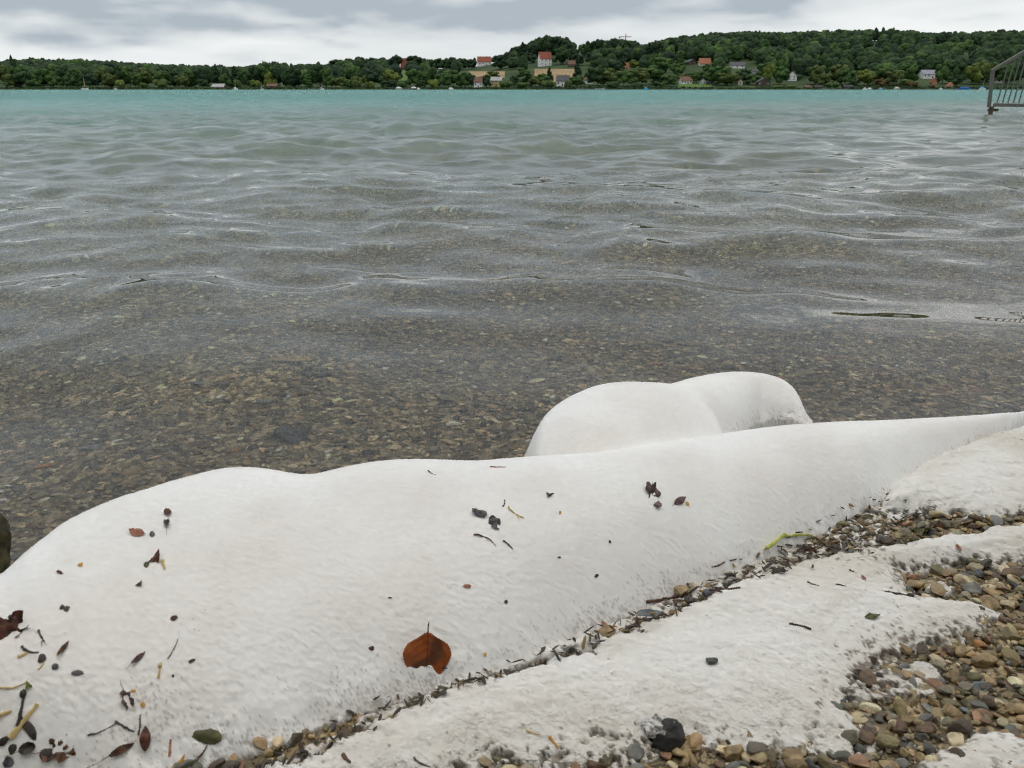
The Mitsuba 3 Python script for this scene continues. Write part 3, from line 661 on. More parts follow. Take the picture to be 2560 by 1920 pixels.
for text, keys in groups_seen.items():
    if len(keys) > 1:                                        # look-alikes side by side: counted from the left
        us = {t[0]: t[1] for t in trees}
        for n, k in enumerate(sorted(keys, key=us.get)):
            label(k, f"{text}, {('first', 'second', 'third', 'fourth', 'fifth', 'sixth', 'seventh', 'eighth')[n]} from left", 'bush' if k.startswith('bush') else 'tree', 'trees along the far shore')
        continue
    for k in keys:
        label(k, text, 'bush' if k.startswith('bush') else 'tree', 'trees along the far shore')

# added trees, unseen behind the camera, put in to darken the foam front
for i, (x, y, h, w, kd) in enumerate([(-8.5, -6.5, 13, 8.5, 'round'), (-2.6, -6.2, 12.5, 8, 'round'), (3.4, -6.6, 13, 8.5, 'round'), (9.8, -7, 13.5, 9, 'round'), (16.5, -7.5, 13, 9, 'round'), (-15.5, -7.5, 13.5, 9, 'round')]):
    key = numbered('shore_tree')
    z0 = float(bed_z(np.array([x]), np.array([y]))[0])
    m = T().translate([x, y, z0 - 0.2]).rotate([0, 0, 1], 60.0 * i).scale([w, w, h])
    scene[key + '__crown'] = {**CROWN_PLY[kd, i % 4, 'mid green'], 'to_world': m}
    scene[key + '__trunk'] = {**TRUNK_PLY, 'to_world': T().translate([x, y, z0 - 0.2]).scale([h * 0.6, h * 0.6, h])}
    label(key, f"leafy tree of the row behind the beach, {('second', 'third', 'fourth', 'fifth', 'sixth', 'first')[i]} from the left", 'tree', 'trees on the near shore')

# ------------------------------------------------------------------ steel railing standing in the water on the right
scene['mat_steel'] = {'type': 'twosided', 'b': {'type': 'principled', 'base_color': proc(lambda p, n, uv: mix((0.13, 0.135, 0.125), (0.20, 0.20, 0.18), fbm(p.x * 9, p.y * 9, p.z * 9, 3))), 'roughness': 0.55, 'metallic': 0.3}}
scene['mat_rust'] = mottled((0.05, 0.04, 0.035), (0.16, 0.10, 0.06), 14, 0.8)
RY = 21.5
def rail_pt(u, v):
    d = ray(u, v); return np.array([d[0] * RY, RY, CAM_Z + d[2] * RY])
def bar(a, b, w, t):
    """a flat bar from a to b with bevelled edges, w wide in the plane of the railing and t thick"""
    a, b = np.asarray(a, float), np.asarray(b, float)
    L = np.linalg.norm(b - a); e = min(w, t) * 0.18
    prof = Polygon([(-w / 2 + e, -t / 2), (w / 2 - e, -t / 2), (w / 2, -t / 2 + e), (w / 2, t / 2 - e), (w / 2 - e, t / 2), (-w / 2 + e, t / 2), (-w / 2, t / 2 - e), (-w / 2, -t / 2 + e)])
    m = trimesh.creation.extrude_polygon(prof, L, engine='earcut')
    z = (b - a) / L; y = np.array([0, 1.0, 0]); x = np.cross(y, z); x /= np.linalg.norm(x); y = np.cross(z, x)
    M = np.eye(4); M[:3, 0], M[:3, 1], M[:3, 2], M[:3, 3] = x, y, z, a
    m.apply_transform(M); return m
post_b, post_t = rail_pt(2473, 264), rail_pt(2482, 178)
end_b, end_t = rail_pt(2790, 268), rail_pt(2790, -8)
put('railing__post', bar(post_b - [0, 0, 0.04], post_t, 0.085, 0.06), 'mat_steel')
put('railing__handrail', bar(post_t + [-0.03, -0.002, 0.0], end_t, 0.085, 0.055), 'mat_steel')
put('railing__bottom_rail', bar(rail_pt(2484, 262), rail_pt(2790, 268), 0.085, 0.045), 'mat_steel')
put('railing__post', bar(end_b, end_t, 0.085, 0.06), 'mat_steel')
for i in range(22):
    f = (i + 0.9) / 23.5
    a = rail_pt(2482 + 13.6 * (i + 0.75), 259 + 0.3); b = post_t + (end_t - post_t) * np.clip(((a[0] + 0.10 - post_t[0]) / (end_t[0] - post_t[0])), 0, 1)
    if a[0] > end_b[0] - 0.06: break
    put('railing__bar', tube([a + [0, 0, 0.02], b - [0, 0, 0.03]], 0.017, 8), 'mat_steel', True)
pb = rail_pt(2479, 268)
put('railing__foot', tube([(pb[0], RY, -0.9), (pb[0], RY, pb[2] + 0.02)], 0.055, 10), 'mat_rust', 40)
put('railing__bracket', box(pb[0] - 0.06, pb[0] + 0.16, RY - 0.055, RY + 0.055, pb[2] - 0.10, pb[2] - 0.035), 'mat_rust')
put('railing__bolt', trimesh.creation.icosphere(subdivisions=1, radius=0.02).apply_translation((pb[0] + 0.03, RY - 0.05, pb[2] + 0.04)), 'mat_rust', True)
eb = rail_pt(2790, 268)
put('railing__foot', tube([(eb[0], RY, -0.9), (eb[0], RY, eb[2])], 0.055, 10), 'mat_rust', 40)
label('railing', 'grey steel railing with a sloping handrail and upright bars standing in the lake', 'railing')

# ------------------------------------------------------------------ foam: heights over the ground plan
def on_level(u, v, z=0.02):
    d = ray(u, v); y = (z - CAM_Z) / d[..., 2]
    return np.stack([d[..., 0] * y, y], -1)

def base_level(x, y):
    return np.maximum(bed_z(x, y), 0.0)

AZ = np.linspace(-1.0, 1.0, 500)
YG = np.linspace(0.3, 2.3, 700)
def shape_t(t):
    t = np.clip(t, 0, 1)
    a = np.clip(1 - (1 - t / 0.58) ** 2, 0, 1) ** 1.05
    b = np.clip(1 - (np.maximum(t - 0.58, 0) / 0.42) ** 2.2, 0, 1) ** 0.62
    return np.where(t < 0.58, a, b)

def fit_height(rf, rb, tz):
    """the height of the ridge along each bearing for which its skyline is seen at tz"""
    A, Y = np.meshgrid(AZ, YG, indexing='ij')
    t = (Y - rf[:, None]) / (rb - rf)[:, None]
    s = shape_t(t) * ((t > 0) & (t < 1)); B0 = base_level(A * Y, Y)
    lo, hi = np.zeros(len(AZ)), np.full(len(AZ), 0.5)
    for _ in range(40):
        mid = (lo + hi) / 2
        top = np.where(s > 0, (B0 + mid[:, None] * s - CAM_Z) / Y, -9).max(1)
        hi = np.where(top > tz, mid, hi); lo = np.where(top > tz, lo, mid)
    return (lo + hi) / 2

def smooth_curve(x, s=4):
    k = np.exp(-0.5 * (np.arange(-3 * s, 3 * s + 1) / s) ** 2); k /= k.sum()
    return np.convolve(np.pad(x, 3 * s, mode='edge'), k, 'valid')

# the bank: its front foot on the gravel, its skyline against the water
foot = np.array([(-200, 2120), (0, 2050), (300, 2000), (640, 1905), (780, 1840), (900, 1795), (1050, 1750), (1200, 1705), (1310, 1668), (1450, 1605), (1600, 1540), (1800, 1455), (1960, 1385), (2150, 1285), (2300, 1190), (2440, 1120), (2560, 1062), (2700, 1010)])
fp = on_level(foot[:, 0], foot[:, 1], 0.012)
crest = np.array([(-260, 1530), (-120, 1490), (0, 1440), (60, 1382), (110, 1345), (160, 1305), (230, 1270), (300, 1240), (370, 1222), (420, 1206), (480, 1192), (540, 1177), (600, 1171), (660, 1172), (720, 1182), (775, 1187), (830, 1172), (900, 1156), (980, 1148), (1050, 1146), (1120, 1149), (1200, 1153), (1310, 1146), (1450, 1134), (1600, 1115), (1800, 1085), (1960, 1062), (2080, 1057), (2150, 1054), (2300, 1049), (2420, 1041), (2560, 1030), (2700, 1018)])
cd = ray(crest[:, 0], crest[:, 1])
rf_b = np.interp(AZ, fp[:, 0] / fp[:, 1], fp[:, 1])
tz_b = np.interp(AZ, cd[:, 0], cd[:, 2])
rb_b = CAM_Z / -tz_b * np.interp(AZ, [-1, -0.75, -0.4, 0.1, 0.4, 0.6, 0.8], [0.86, 0.87, 0.87, 0.88, 0.92, 0.95, 0.965])
rb_b = np.maximum(smooth_curve(rb_b, 6), rf_b + 0.05)
h_b = smooth_curve(fit_height(rf_b, rb_b, tz_b), 3)
# the mound behind it, two lobes
def lobe(sky_px, depth_px, front, back):
    """a rounded lobe: its skyline in pixels, the distance of its front and how far its back stops short of the skyline's own ground point"""
    m = ray(np.array([p[0] for p in sky_px]), np.array([p[1] for p in sky_px]))
    az_d = ray(np.array(depth_px), np.full(len(depth_px), 1000))[:, 0]
    tz = np.interp(AZ, m[:, 0], m[:, 2])
    rb = smooth_curve(CAM_Z / -tz * np.interp(AZ, az_d, back), 3)
    rf = np.minimum(np.interp(AZ, az_d, front), rb - 0.03)
    inside = (AZ > m[0, 0]) & (AZ < m[-1, 0])
    return rf, rb, smooth_curve(fit_height(rf, rb, tz) * inside, 2)
left_lobe = lobe([(1308, 1142), (1318, 1118), (1332, 1085), (1350, 1052), (1375, 1025), (1405, 1003), (1440, 983), (1480, 967), (1520, 957), (1560, 952), (1600, 951), (1640, 955), (1680, 966), (1720, 986), (1760, 1016), (1795, 1055), (1820, 1100)],
                 [1308, 1345, 1450, 1600, 1720, 1800], [1.16, 1.06, 0.99, 1.00, 1.06, 1.16], [0.97, 0.93, 0.915, 0.915, 0.925, 0.96])
right_lobe = lobe([(1560, 1040), (1590, 1005), (1620, 980), (1650, 965), (1680, 955), (1710, 946), (1750, 936), (1800, 929), (1850, 927), (1890, 930), (1930, 938), (1960, 950), (1985, 970), (2002, 995), (2010, 1020), (2016, 1045)],
                  [1560, 1650, 1750, 1850, 1900, 1950, 1990, 2012], [1.22, 1.22, 1.26, 1.38, 1.45, 1.47, 1.47, 1.45], [0.97, 0.94, 0.93, 0.93, 0.93, 0.94, 0.955, 0.985])

def bank_h(x, y):
    az = x / np.maximum(y, 0.05)
    out = []
    for rf, rb, h in ((rf_b, rb_b, h_b), left_lobe, right_lobe):
        a, b = np.interp(az, AZ, rf), np.interp(az, AZ, rb)
        t = (y - a) / (b - a)
        t = t + 0.010 * fb(x, y, 40, 3, 61) / (b - a) * np.clip(1 - t / 0.10, 0, 1)   # an uneven front foot
        out.append(np.where((t > 0) & (t < 1), shape_t(t), 0) * np.interp(az, AZ, h))
    p = 7.0
    return (out[0] ** p + out[1] ** p + out[2] ** p) ** (1 / p)

def region(points, z=0.02):
    return Polygon(on_level(np.array(points)[:, 0], np.array(points)[:, 1], z))
low_mat = region([(560, 2000), (680, 1915), (800, 1880), (900, 1838), (1060, 1748), (1200, 1694), (1350, 1654), (1450, 1626), (1560, 1580), (1650, 1540), (1800, 1470), (1900, 1430), (2060, 1388), (2200, 1368), (2350, 1345), (2450, 1330), (2640, 1318),
                  (2640, 1420), (2480, 1418), (2380, 1426), (2310, 1434), (2275, 1456), (2300, 1486), (2430, 1505), (2510, 1545), (2470, 1605), (2380, 1640), (2250, 1685), (2200, 1725), (2160, 1775), (2130, 1800), (2190, 1850), (2210, 1925), (2080, 1940), (1900, 1925), (1750, 1920), (1640, 1935), (1560, 1950), (1480, 1945), (1330, 1935), (1210, 1935), (1150, 1965), (1100, 2020), (900, 2080)])
top_mat = region([(2205, 1250), (2225, 1200), (2300, 1150), (2440, 1092), (2560, 1058), (2760, 1010), (2800, 1290), (2600, 1302), (2500, 1296), (2400, 1286), (2300, 1276), (2225, 1264)])
corner_mat = region([(2290, 1985), (2310, 1925), (2380, 1872), (2480, 1858), (2600, 1872), (2720, 1900), (2700, 2040), (2400, 2060)])

furrow = region([(560, 1985), (700, 1870), (900, 1770), (1050, 1720), (1310, 1640), (1450, 1575), (1600, 1510), (1800, 1425), (1960, 1355), (2150, 1255), (2260, 1190), (2300, 1200), (2280, 1270), (2260, 1300), (2160, 1400), (1900, 1440), (1650, 1550), (1450, 1640), (1200, 1705), (1060, 1760), (900, 1850), (680, 1930), (600, 2000)])
def film_h(poly, x, y):
    d = inside_distance(poly, x, y)
    bare = np.interp(x, [-0.30, -0.24, -0.18, -0.10, -0.06, 0.06, 0.10, 0.155, 0.27, 0.37, 0.55], [0.4, 0.45, 0.75, 0.6, 0.05, 0.0, 0.15, 0.35, 0.45, 0.7, 0.8])
    n = fb(x, y, 22, 4, 91) + 0.5 * fb(x, y, 70, 3, 92)
    return np.where(d > 0, np.clip(0.0145 - 0.0135 * bare + 0.007 * n, 0, 0.018) * np.clip(d / 0.012, 0, 1), 0)

def inside_distance(poly, x, y):
    pts = shapely.points(x, y)
    d = shapely.distance(shapely.boundary(poly), pts)
    return np.where(shapely.contains_xy(poly, x, y), d, -d)

def mat_h(poly, crest, x, y, amp, w, ragged, seed):
    """thick and steep along its crest line, thinning out over the stones elsewhere"""
    wob = ragged * fb(x, y, 26, 4, seed) + 0.4 * ragged * fb(x, y, 90, 3, seed + 5)
    d = inside_distance(poly, x, y) + wob
    c = shapely.distance(shapely.LineString(on_level(np.array(crest)[:, 0], np.array(crest)[:, 1], 0.02)), shapely.points(x, y))
    near = np.exp(-(c / 0.06) ** 2)
    ww = w * (1 - near) + 0.016 * near
    lumps = 1 + 0.22 * fb(x, y, 9, 3, seed + 1) + 0.16 * fb(x, y, 30, 3, seed + 2)
    return np.where(d > 0, amp * (1 - np.exp(-np.maximum(d, 0) / ww)) * lumps, 0)

STEP = 0.0021
def heightfield(bounds, fn, sy=STEP):
    x = np.arange(bounds[0], bounds[2], STEP); y = np.arange(bounds[1], bounds[3], sy)
    X, Y = np.meshgrid(x, y, indexing='ij')
    return X, Y, fn(X, Y)

from scipy.ndimage import gaussian_filter, binary_dilation
ROT = trimesh.transformations.euler_matrix(0.7, 0.5, 0.9)[:3, :3]
def fine(x, y, h):
    """bubbles and pits on the foam's skin"""
    g = np.random.default_rng(x.size)
    soft = gaussian_filter(g.normal(0, 1, x.shape), 14); soft /= soft.std()
    broad = gaussian_filter(g.normal(0, 1, x.shape), (30, 42)); broad /= broad.std()
    return (0.00015 * soft + 0.0017 * broad) * np.clip(h / 0.03, 0, 1)

surfaces = []
def bank_point(u, v):
    d = ray(u, v); y = np.linspace(0.35, 1.7, 2500); x = d[0] * y
    i = np.argmax(base_level(x, y) + bank_h(x, y) >= CAM_Z + d[2] * y)
    return x[i], y[i]
# crumbs showing dimly through the skin of the bank: pixel, size in pixels, density
SMUDGES = [(*bank_point(u, v), w / 2009 * 0.95, k) for u, v, w, k in ((485, 1535, 34, 1.9), (470, 1560, 26, 1.6), (690, 1692, 26, 2.2), (370, 1745, 44, 2.0), (345, 1770, 30, 1.6), (1500, 1490, 60, 0.9), (1080, 1690, 60, 1.2), (1600, 1410, 70, 0.8), (900, 1720, 60, 1.2), (250, 1850, 30, 1.8), (560, 1890, 60, 1.3))]
def foam(key, X, Y, h, text, mat, thin, kind=None, white=(0.88, 0.88, 0.87), grime=(0.82, 0.80, 0.79), speck=(0.16, 0.13, 0.11), dirt=0.0, holes=True):
    """a height field of foam; where it is thin its bubbles part and pits open down to the stones"""
    G = base_level(X, Y)
    on = h > 0.0012
    near = binary_dilation(on, iterations=2)
    z0 = G + h + fine(X, Y, h)
    gxz, gyz = np.gradient(np.where(on, z0, G), STEP, Y[0, 1] - Y[0, 0])
    N = np.stack([-gxz, -gyz, np.ones_like(z0)], -1); N /= np.linalg.norm(N, axis=-1, keepdims=True)
    P = np.stack([X, Y, z0], -1)
    def grain(freq, o, seed):                                   # in space, not in plan: steep faces get the same grain
        out = np.zeros(X.shape)
        q = P[near] @ ROT.T * freq + 40
        out[near] = meshkit.fbm(q, o, seed) * 2 - 1
        return out
    a1, a2, a3 = grain(250, 2, 74), grain(105, 2, 75), grain(38, 3, 76)
    speckle, blots = a1 / a1[near].std(), a2 / a2[near].std()
    scum = grain(9, 3, 79); scum /= scum[near].std()
    thinness = np.clip(1 - h / thin, 0, 1) * on
    skin = (0.00018 * speckle + 0.00006 * blots if mat == 'mat_foam' else 0.00032 * speckle + 0.00040 * blots) * np.clip(h / 0.012, 0, 1)
    pit = np.clip(0.6 * speckle + 0.8 * blots + 1.4 * a3 - 2.2 + (3.0 if holes else 1.4) * thinness, 0, 1)
    down = holes * pit * (thinness > 0) * np.minimum(0.012 * thinness ** 0.7, h + 0.002)
    P = P + N * (skin - np.minimum(down, 0.006))[..., None]
    P[..., 2] -= np.maximum(down - 0.006, 0)
    z = P[..., 2]
    keep = (z > G - 0.003) & on
    f = grid_faces(*X.shape)
    f = f[keep.ravel()[f].any(1)]
    idx = np.unique(f); back = np.full(X.size, -1); back[idx] = np.arange(len(idx))
    P[~keep] = np.stack([X, Y, G - 0.012], -1)[~keep]
    v = P.reshape(-1, 3)[idx]
    m = tri(v, back[f])
    if m.face_normals[:, 2].mean() < 0: m = tri(v, back[f][:, ::-1])
    # colour of the matter: white bubbles, yellowish scum in patches, grains of grit caught in the film
    patch = np.clip(0.5 + 0.30 * scum + 0.08 * blots + 0.10 * speckle, 0, 1)
    c = np.array(white) * (1 - patch[..., None]) + np.array(grime) * patch[..., None]
    c = c * (1 + 0.022 * np.clip(speckle, -2, 2))[..., None]
    much = (3.7 if holes else 3.1) * thinness ** 0.7 + 1.4 * np.clip(0.5 * scum - 0.3, 0, 1) + dirt * np.clip(grain(16, 3, 78) * 2 + 0.2, 0, 1)
    if not holes:
        for sx, sy, sr, sk in SMUDGES:
            much = much + 0.75 * sk * np.exp(-((X - sx) ** 2 + (Y - sy) ** 2) / (2 * sr * sr))
    fleck = grain(420, 1, 80); fleck /= fleck[near].std()
    grit = np.clip((speckle * 0.85 + blots * 0.45 - 3.4 + much) * 1.6, 0, 0.9) if holes else np.clip((fleck * 0.9 + speckle * 0.3 + a3 - 3.5 + much) * 1.3, 0, 0.6)
    c = c * (1 - grit[..., None]) + np.array(speck) * grit[..., None]
    scene[key] = mikit.ply(m, mat, smooth=True, color=c.reshape(-1, 3)[idx])
    surfaces.append((X[:, 0], Y[0], np.where(keep, z, -1)))
    label(key, text, 'foam', kind=kind)

def bubble_skin(p, n, uv):
    d, e, k = voronoi(p.x * 330 + p.z * 90, p.y * 330 - p.z * 150)
    d2, e2, k2 = voronoi(p.x * 150 + 7 + p.z * 40, p.y * 150 - p.z * 70)
    return 0.00035 * dr.sqrt(dr.maximum(0.0, 1 - d * d)) + 0.00035 * dr.sqrt(dr.maximum(0.0, 1 - d2 * d2)) * dr.select(k2 > 0.5, 1.0, 0.3)
def fluff(p, n, uv):
    return 0.004 * fbm(p.x * 170, p.y * 170, p.z * 170, 4) + 0.002 * fbm(p.x * 600, p.y * 600, p.z * 600, 2)
VC = {'type': 'mesh_attribute', 'name': 'vertex_color'}
scene['mat_foam'] = {'type': 'twosided', 'b': {'type': 'bumpmap', 't': proc(bubble_skin, 3e-4), 'scale': 1.0, 'b': {'type': 'principled', 'base_color': VC, 'roughness': 0.28, 'specular': 0.5}}}
scene['mat_foam_old'] = {'type': 'twosided', 'b': {'type': 'bumpmap', 't': proc(fluff, 4e-4), 'scale': 1.0, 'b': {'type': 'principled', 'base_color': VC, 'roughness': 0.6, 'specular': 0.3}}}

X, Y, hb = heightfield((-0.85, 0.36, 1.35, 1.92), bank_h, 0.0014)
foam('foam_bank', X, Y, hb, 'thick white bank of foam along the waterline with a two lobed mound behind it', 'mat_foam', 0.050, white=(0.895, 0.90, 0.905), speck=(0.30, 0.27, 0.25), holes=False)
LOW_CREST = [(560, 2000), (680, 1915), (800, 1880), (900, 1838), (1060, 1748), (1200, 1694), (1350, 1654), (1450, 1626), (1560, 1580), (1650, 1540), (1800, 1470), (1900, 1430), (2060, 1388), (2200, 1368), (2350, 1345), (2450, 1330), (2640, 1318)]
TOP_CREST = [(2205, 1250), (2225, 1200), (2300, 1150), (2440, 1092), (2560, 1058), (2760, 1010)]
CORNER_CREST = [(2290, 1985), (2310, 1925), (2380, 1872)]
for key, poly, line, text, amp, w, rg, sd in (('foam_mat', low_mat, LOW_CREST, 'dirty white mat of old foam lying on the gravel in the foreground', 0.030, 0.050, 0.020, 81),
                                        ('foam_mat_001', top_mat, TOP_CREST, 'cream coloured foam mat at the right edge, above the litter strip', 0.040, 0.045, 0.012, 85),
                                        ('foam_mat_002', corner_mat, CORNER_CREST, 'small foam patch on the gravel in the bottom right corner', 0.022, 0.035, 0.016, 88)):
    b = poly.bounds
    X, Y, hm = heightfield((b[0] - 0.02, max(0.33, b[1] - 0.02), min(1.4, b[2] + 0.02), b[3] + 0.02), lambda x, y: mat_h(poly, line, x, y, amp, w, rg, sd))
    foam(key, X, Y, hm, text, 'mat_foam_old', 0.020, None, (0.84, 0.835, 0.82), (0.72, 0.685, 0.635), (0.20, 0.165, 0.135), 1.7)

b = furrow.bounds
X, Y, hm = heightfield((b[0], max(0.36, b[1]), b[2], b[3]), lambda x, y: film_h(furrow, x, y))
foam('foam_film', X, Y, hm, 'thin speckled film of foam in the furrow between the bank and the mat', 'mat_foam', 0.020, 'stuff', (0.74, 0.73, 0.71), (0.60, 0.56, 0.50), (0.10, 0.08, 0.06), 1.2)
veil = shapely.union_all([region(q) for q in ([(2150, 1690), (2260, 1670), (2350, 1700), (2370, 1745), (2300, 1790), (2180, 1800), (2100, 1780)], [(2330, 1800), (2420, 1830), (2420, 1890), (2300, 1900)], [(1150, 1900), (1300, 1880), (1500, 1895), (1650, 1880), (1640, 1910), (1500, 1930), (1150, 1950)], [(2330, 1440), (2420, 1470), (2380, 1500), (2310, 1480)])])
b = veil.bounds
X, Y, hm = heightfield((b[0], max(0.36, b[1]), b[2], b[3]), lambda x, y: np.where(inside_distance(veil, x, y) - 0.006 + 0.036 * fb(x, y, 34, 4, 95) > 0, np.clip(0.0072 + 0.009 * (fb(x, y, 24, 4, 96) + 0.5 * fb(x, y, 80, 3, 97)), 0, 0.014), 0))
foam('foam_film_001', X, Y, hm, 'thin torn remains of foam between the pebbles at the lower right', 'mat_foam_old', 0.016, 'stuff', (0.80, 0.79, 0.77), (0.68, 0.65, 0.60))

from scipy.interpolate import RegularGridInterpolator
_interp = [RegularGridInterpolator((x, y), z, bounds_error=False, fill_value=-1) for x, y, z in surfaces]
def surface_z(x, y):
    z = bed_z(x, y)
    for f in _interp:
        z = np.maximum(z, f(np.stack([x, y], -1)))
    return z
def foam_depth(x, y):
    g = base_level(x, y); z = np.full(np.shape(x), -1.0)
    for f in _interp:
        z = np.maximum(z, f(np.stack([x, y], -1)))
    return np.where(z > -0.5, z - g, -1)

def on_surface(u, v):
    """the point of ground or foam seen at a pixel, and its normal"""
    d = ray(u, v); y = np.linspace(0.3, 2.4, 4200); x = d[0] * y; z = CAM_Z + d[2] * y
    hit = np.nonzero(surface_z(x, y) >= z)[0]
    i = hit[0] if len(hit) else np.argmin(np.abs(z))
    e = 0.006; X, Y = x[i], y[i]
    q = surface_z(np.array([X, X + e, X - e, X, X]), np.array([Y, Y, Y, Y + e, Y - e]))
    n = np.array([-(q[1] - q[2]) / (2 * e), -(q[3] - q[4]) / (2 * e), 1.0])
    n[:2] = np.clip(n[:2], -2.5, 2.5)
    return np.array([X, Y, q[0]]), n / np.linalg.norm(n)

# ------------------------------------------------------------------ gravel
STONES = np.array([(0.25, 0.185, 0.10), (0.17, 0.13, 0.08), (0.12, 0.11, 0.085), (0.075, 0.07, 0.058), (0.20, 0.175, 0.13), (0.33, 0.27, 0.17), (0.07, 0.055, 0.04), (0.115, 0.12, 0.108), (0.155, 0.13, 0.075), (0.14, 0.08, 0.05), (0.10, 0.105, 0.11), (0.45, 0.40, 0.29)])
STONE_P = np.array([.20, .16, .12, .10, .12, .09, .09, .04, .05, .04, .02, .04]); STONE_P /= STONE_P.sum()
def stone_shape(sub, seed):
    g = np.random.default_rng(seed)
    v = np.array(ICO[sub].vertices)
    for _ in range(int(g.integers(5, 10))):                      # worn flats
        n = g.normal(0, 1, 3); n /= np.linalg.norm(n); c = g.uniform(0.46, 0.84)
        d = v @ n; v = v - np.maximum(d - c, 0)[:, None] * n * 0.93
    v *= (1 + 0.16 * (meshkit.fbm(v * 1.3 + seed, 2, seed) * 2 - 1))[:, None]
    return v * np.array([1, g.uniform(0.62, 0.9), g.uniform(0.38, 0.66)])
SHAPES = {s: [stone_shape(s, 300 + 17 * i + s) for i in range(14)] for s in (0, 1, 2)}

def scatter(xy, size, zoff, g, sub, wet=False):
    """one mesh of many stones, and their colours"""
    n = len(xy); ang = g.uniform(0, 2 * np.pi, n); tx, ty_ = g.normal(0, 0.22, n), g.normal(0, 0.22, n)
    which = g.integers(0, 14, n)
    base = np.array(SHAPES[sub])[which]                          # n, k, 3
    c, s = np.cos(ang)[:, None], np.sin(ang)[:, None]
    p = base * size[:, None, None]
    x = p[..., 0] * c - p[..., 1] * s; y = p[..., 0] * s + p[..., 1] * c
    z = p[..., 2] + x * tx[:, None] + y * ty_[:, None]
    v = np.stack([x + xy[:, :1], y + xy[:, 1:], z + (bed_z(xy[:, 0], xy[:, 1]) + zoff)[:, None]], -1)
    k = base.shape[1]
    f = (np.array(ICO[sub].faces)[None] + (np.arange(n) * k)[:, None, None]).reshape(-1, 3)
    col = STONES[g.choice(len(STONES), n, p=STONE_P)] * g.uniform(0.65, 1.6, (n, 1)) * g.uniform(0.93, 1.07, (n, 3)) * np.array([1.14, 1.10, 1.0])
    if wet: col = 0.72 * col + 0.28 * col.mean(1, keepdims=True); col = np.clip(col * np.exp(g.normal(0.02, 0.46, (n, 1))) * np.array([1.06, 0.99, 0.85]), 0.015, 0.6)
    col = np.repeat(col, k, 0) * g.uniform(0.82, 1.18, (n * k, 1))
    return v.reshape(-1, 3), f, col

def stone_grain(p, n, uv):
    return 0.0012 * fbm(p.x * 300, p.y * 300, p.z * 300, 3)
scene['mat_gravel'] = {'type': 'twosided', 'b': {'type': 'bumpmap', 't': proc(stone_grain, 5e-4), 'b': {'type': 'principled', 'base_color': {'type': 'mesh_attribute', 'name': 'vertex_color'}, 'roughness': 0.48, 'specular': 0.5}}}

def polar(n, y0, y1, az0, az1, g):
    y = np.sqrt(g.uniform(y0 * y0, y1 * y1, n)); a = g.uniform(az0, az1, n)
    return np.stack([a * y, y], -1)

gg = np.random.default_rng(77)
def sizes(n, med, sig, lo, hi): return np.clip(med * np.exp(gg.normal(0, sig, n)), lo, hi)
def build_stuff(name, text, cat, batches, wet=False):
    V, F, Cc, n = [], [], [], 0
    for xy, sz, zo, sub in batches:
        if not len(xy): continue
        v, f, c = scatter(xy, sz, zo, gg, sub, wet)
        V.append(v); F.append(f + n); Cc.append(c); n += len(v)
    put(name, tri(np.vstack(V), np.vstack(F)), 'mat_gravel', smooth=wet, color=np.vstack(Cc))
    label(name, text, cat, kind='stuff')

# on the beach: wherever the foam does not bury it
xy = polar(58000, 0.40, 1.75, -0.9, 0.85, gg)
xy = xy[(offshore(xy[:, 0], xy[:, 1]) < 0.12) & (foam_depth(xy[:, 0], xy[:, 1]) < 0.014)]
sz = sizes(len(xy), 0.0038, 0.52, 0.0016, 0.0115)
sz = np.where(shapely.contains_xy(furrow, xy[:, 0], xy[:, 1]), np.minimum(sz * 0.8, 0.0062), sz)
big = sz > 0.0055
build_stuff('beach_gravel', 'wet brown and grey gravel of the beach showing between the foam mats', 'gravel',
            [(xy[big], sz[big], gg.uniform(0.0, 0.75, big.sum()) * sz[big], 1), (xy[~big], sz[~big], gg.uniform(0.1, 0.7, (~big).sum()) * sz[~big], 0)])
# under water
B_ = []
for n, y0, y1, med_, sub in ((22000, 1.0, 2.3, 0.0064, 0), (1300, 1.0, 2.3, 0.0115, 1), (21000, 2.3, 4.2, 0.009, 0), (15000, 4.2, 7.5, 0.014, 0), (7000, 7.0, 13.0, 0.022, 0)):
    xy = polar(n, y0, y1, -0.82, 0.82, gg)
    if y0 > 6: xy = xy[gg.random(len(xy)) > (np.hypot(xy[:, 0], xy[:, 1]) - 6.5) / 8]
    q = offshore(xy[:, 0], xy[:, 1]); xy = xy[(q > -0.05) & (foam_depth(xy[:, 0], xy[:, 1]) < 0.03)]
    sz = sizes(len(xy), med_, 0.48, med_ * 0.35, med_ * (1.8 if sub else 2.4))
    B_.append((xy, sz, 0.12 * sz, sub))
build_stuff('submerged_gravel', 'brown, grey and cream pebbles of the lake bed under shallow clear water', 'gravel', B_, True)

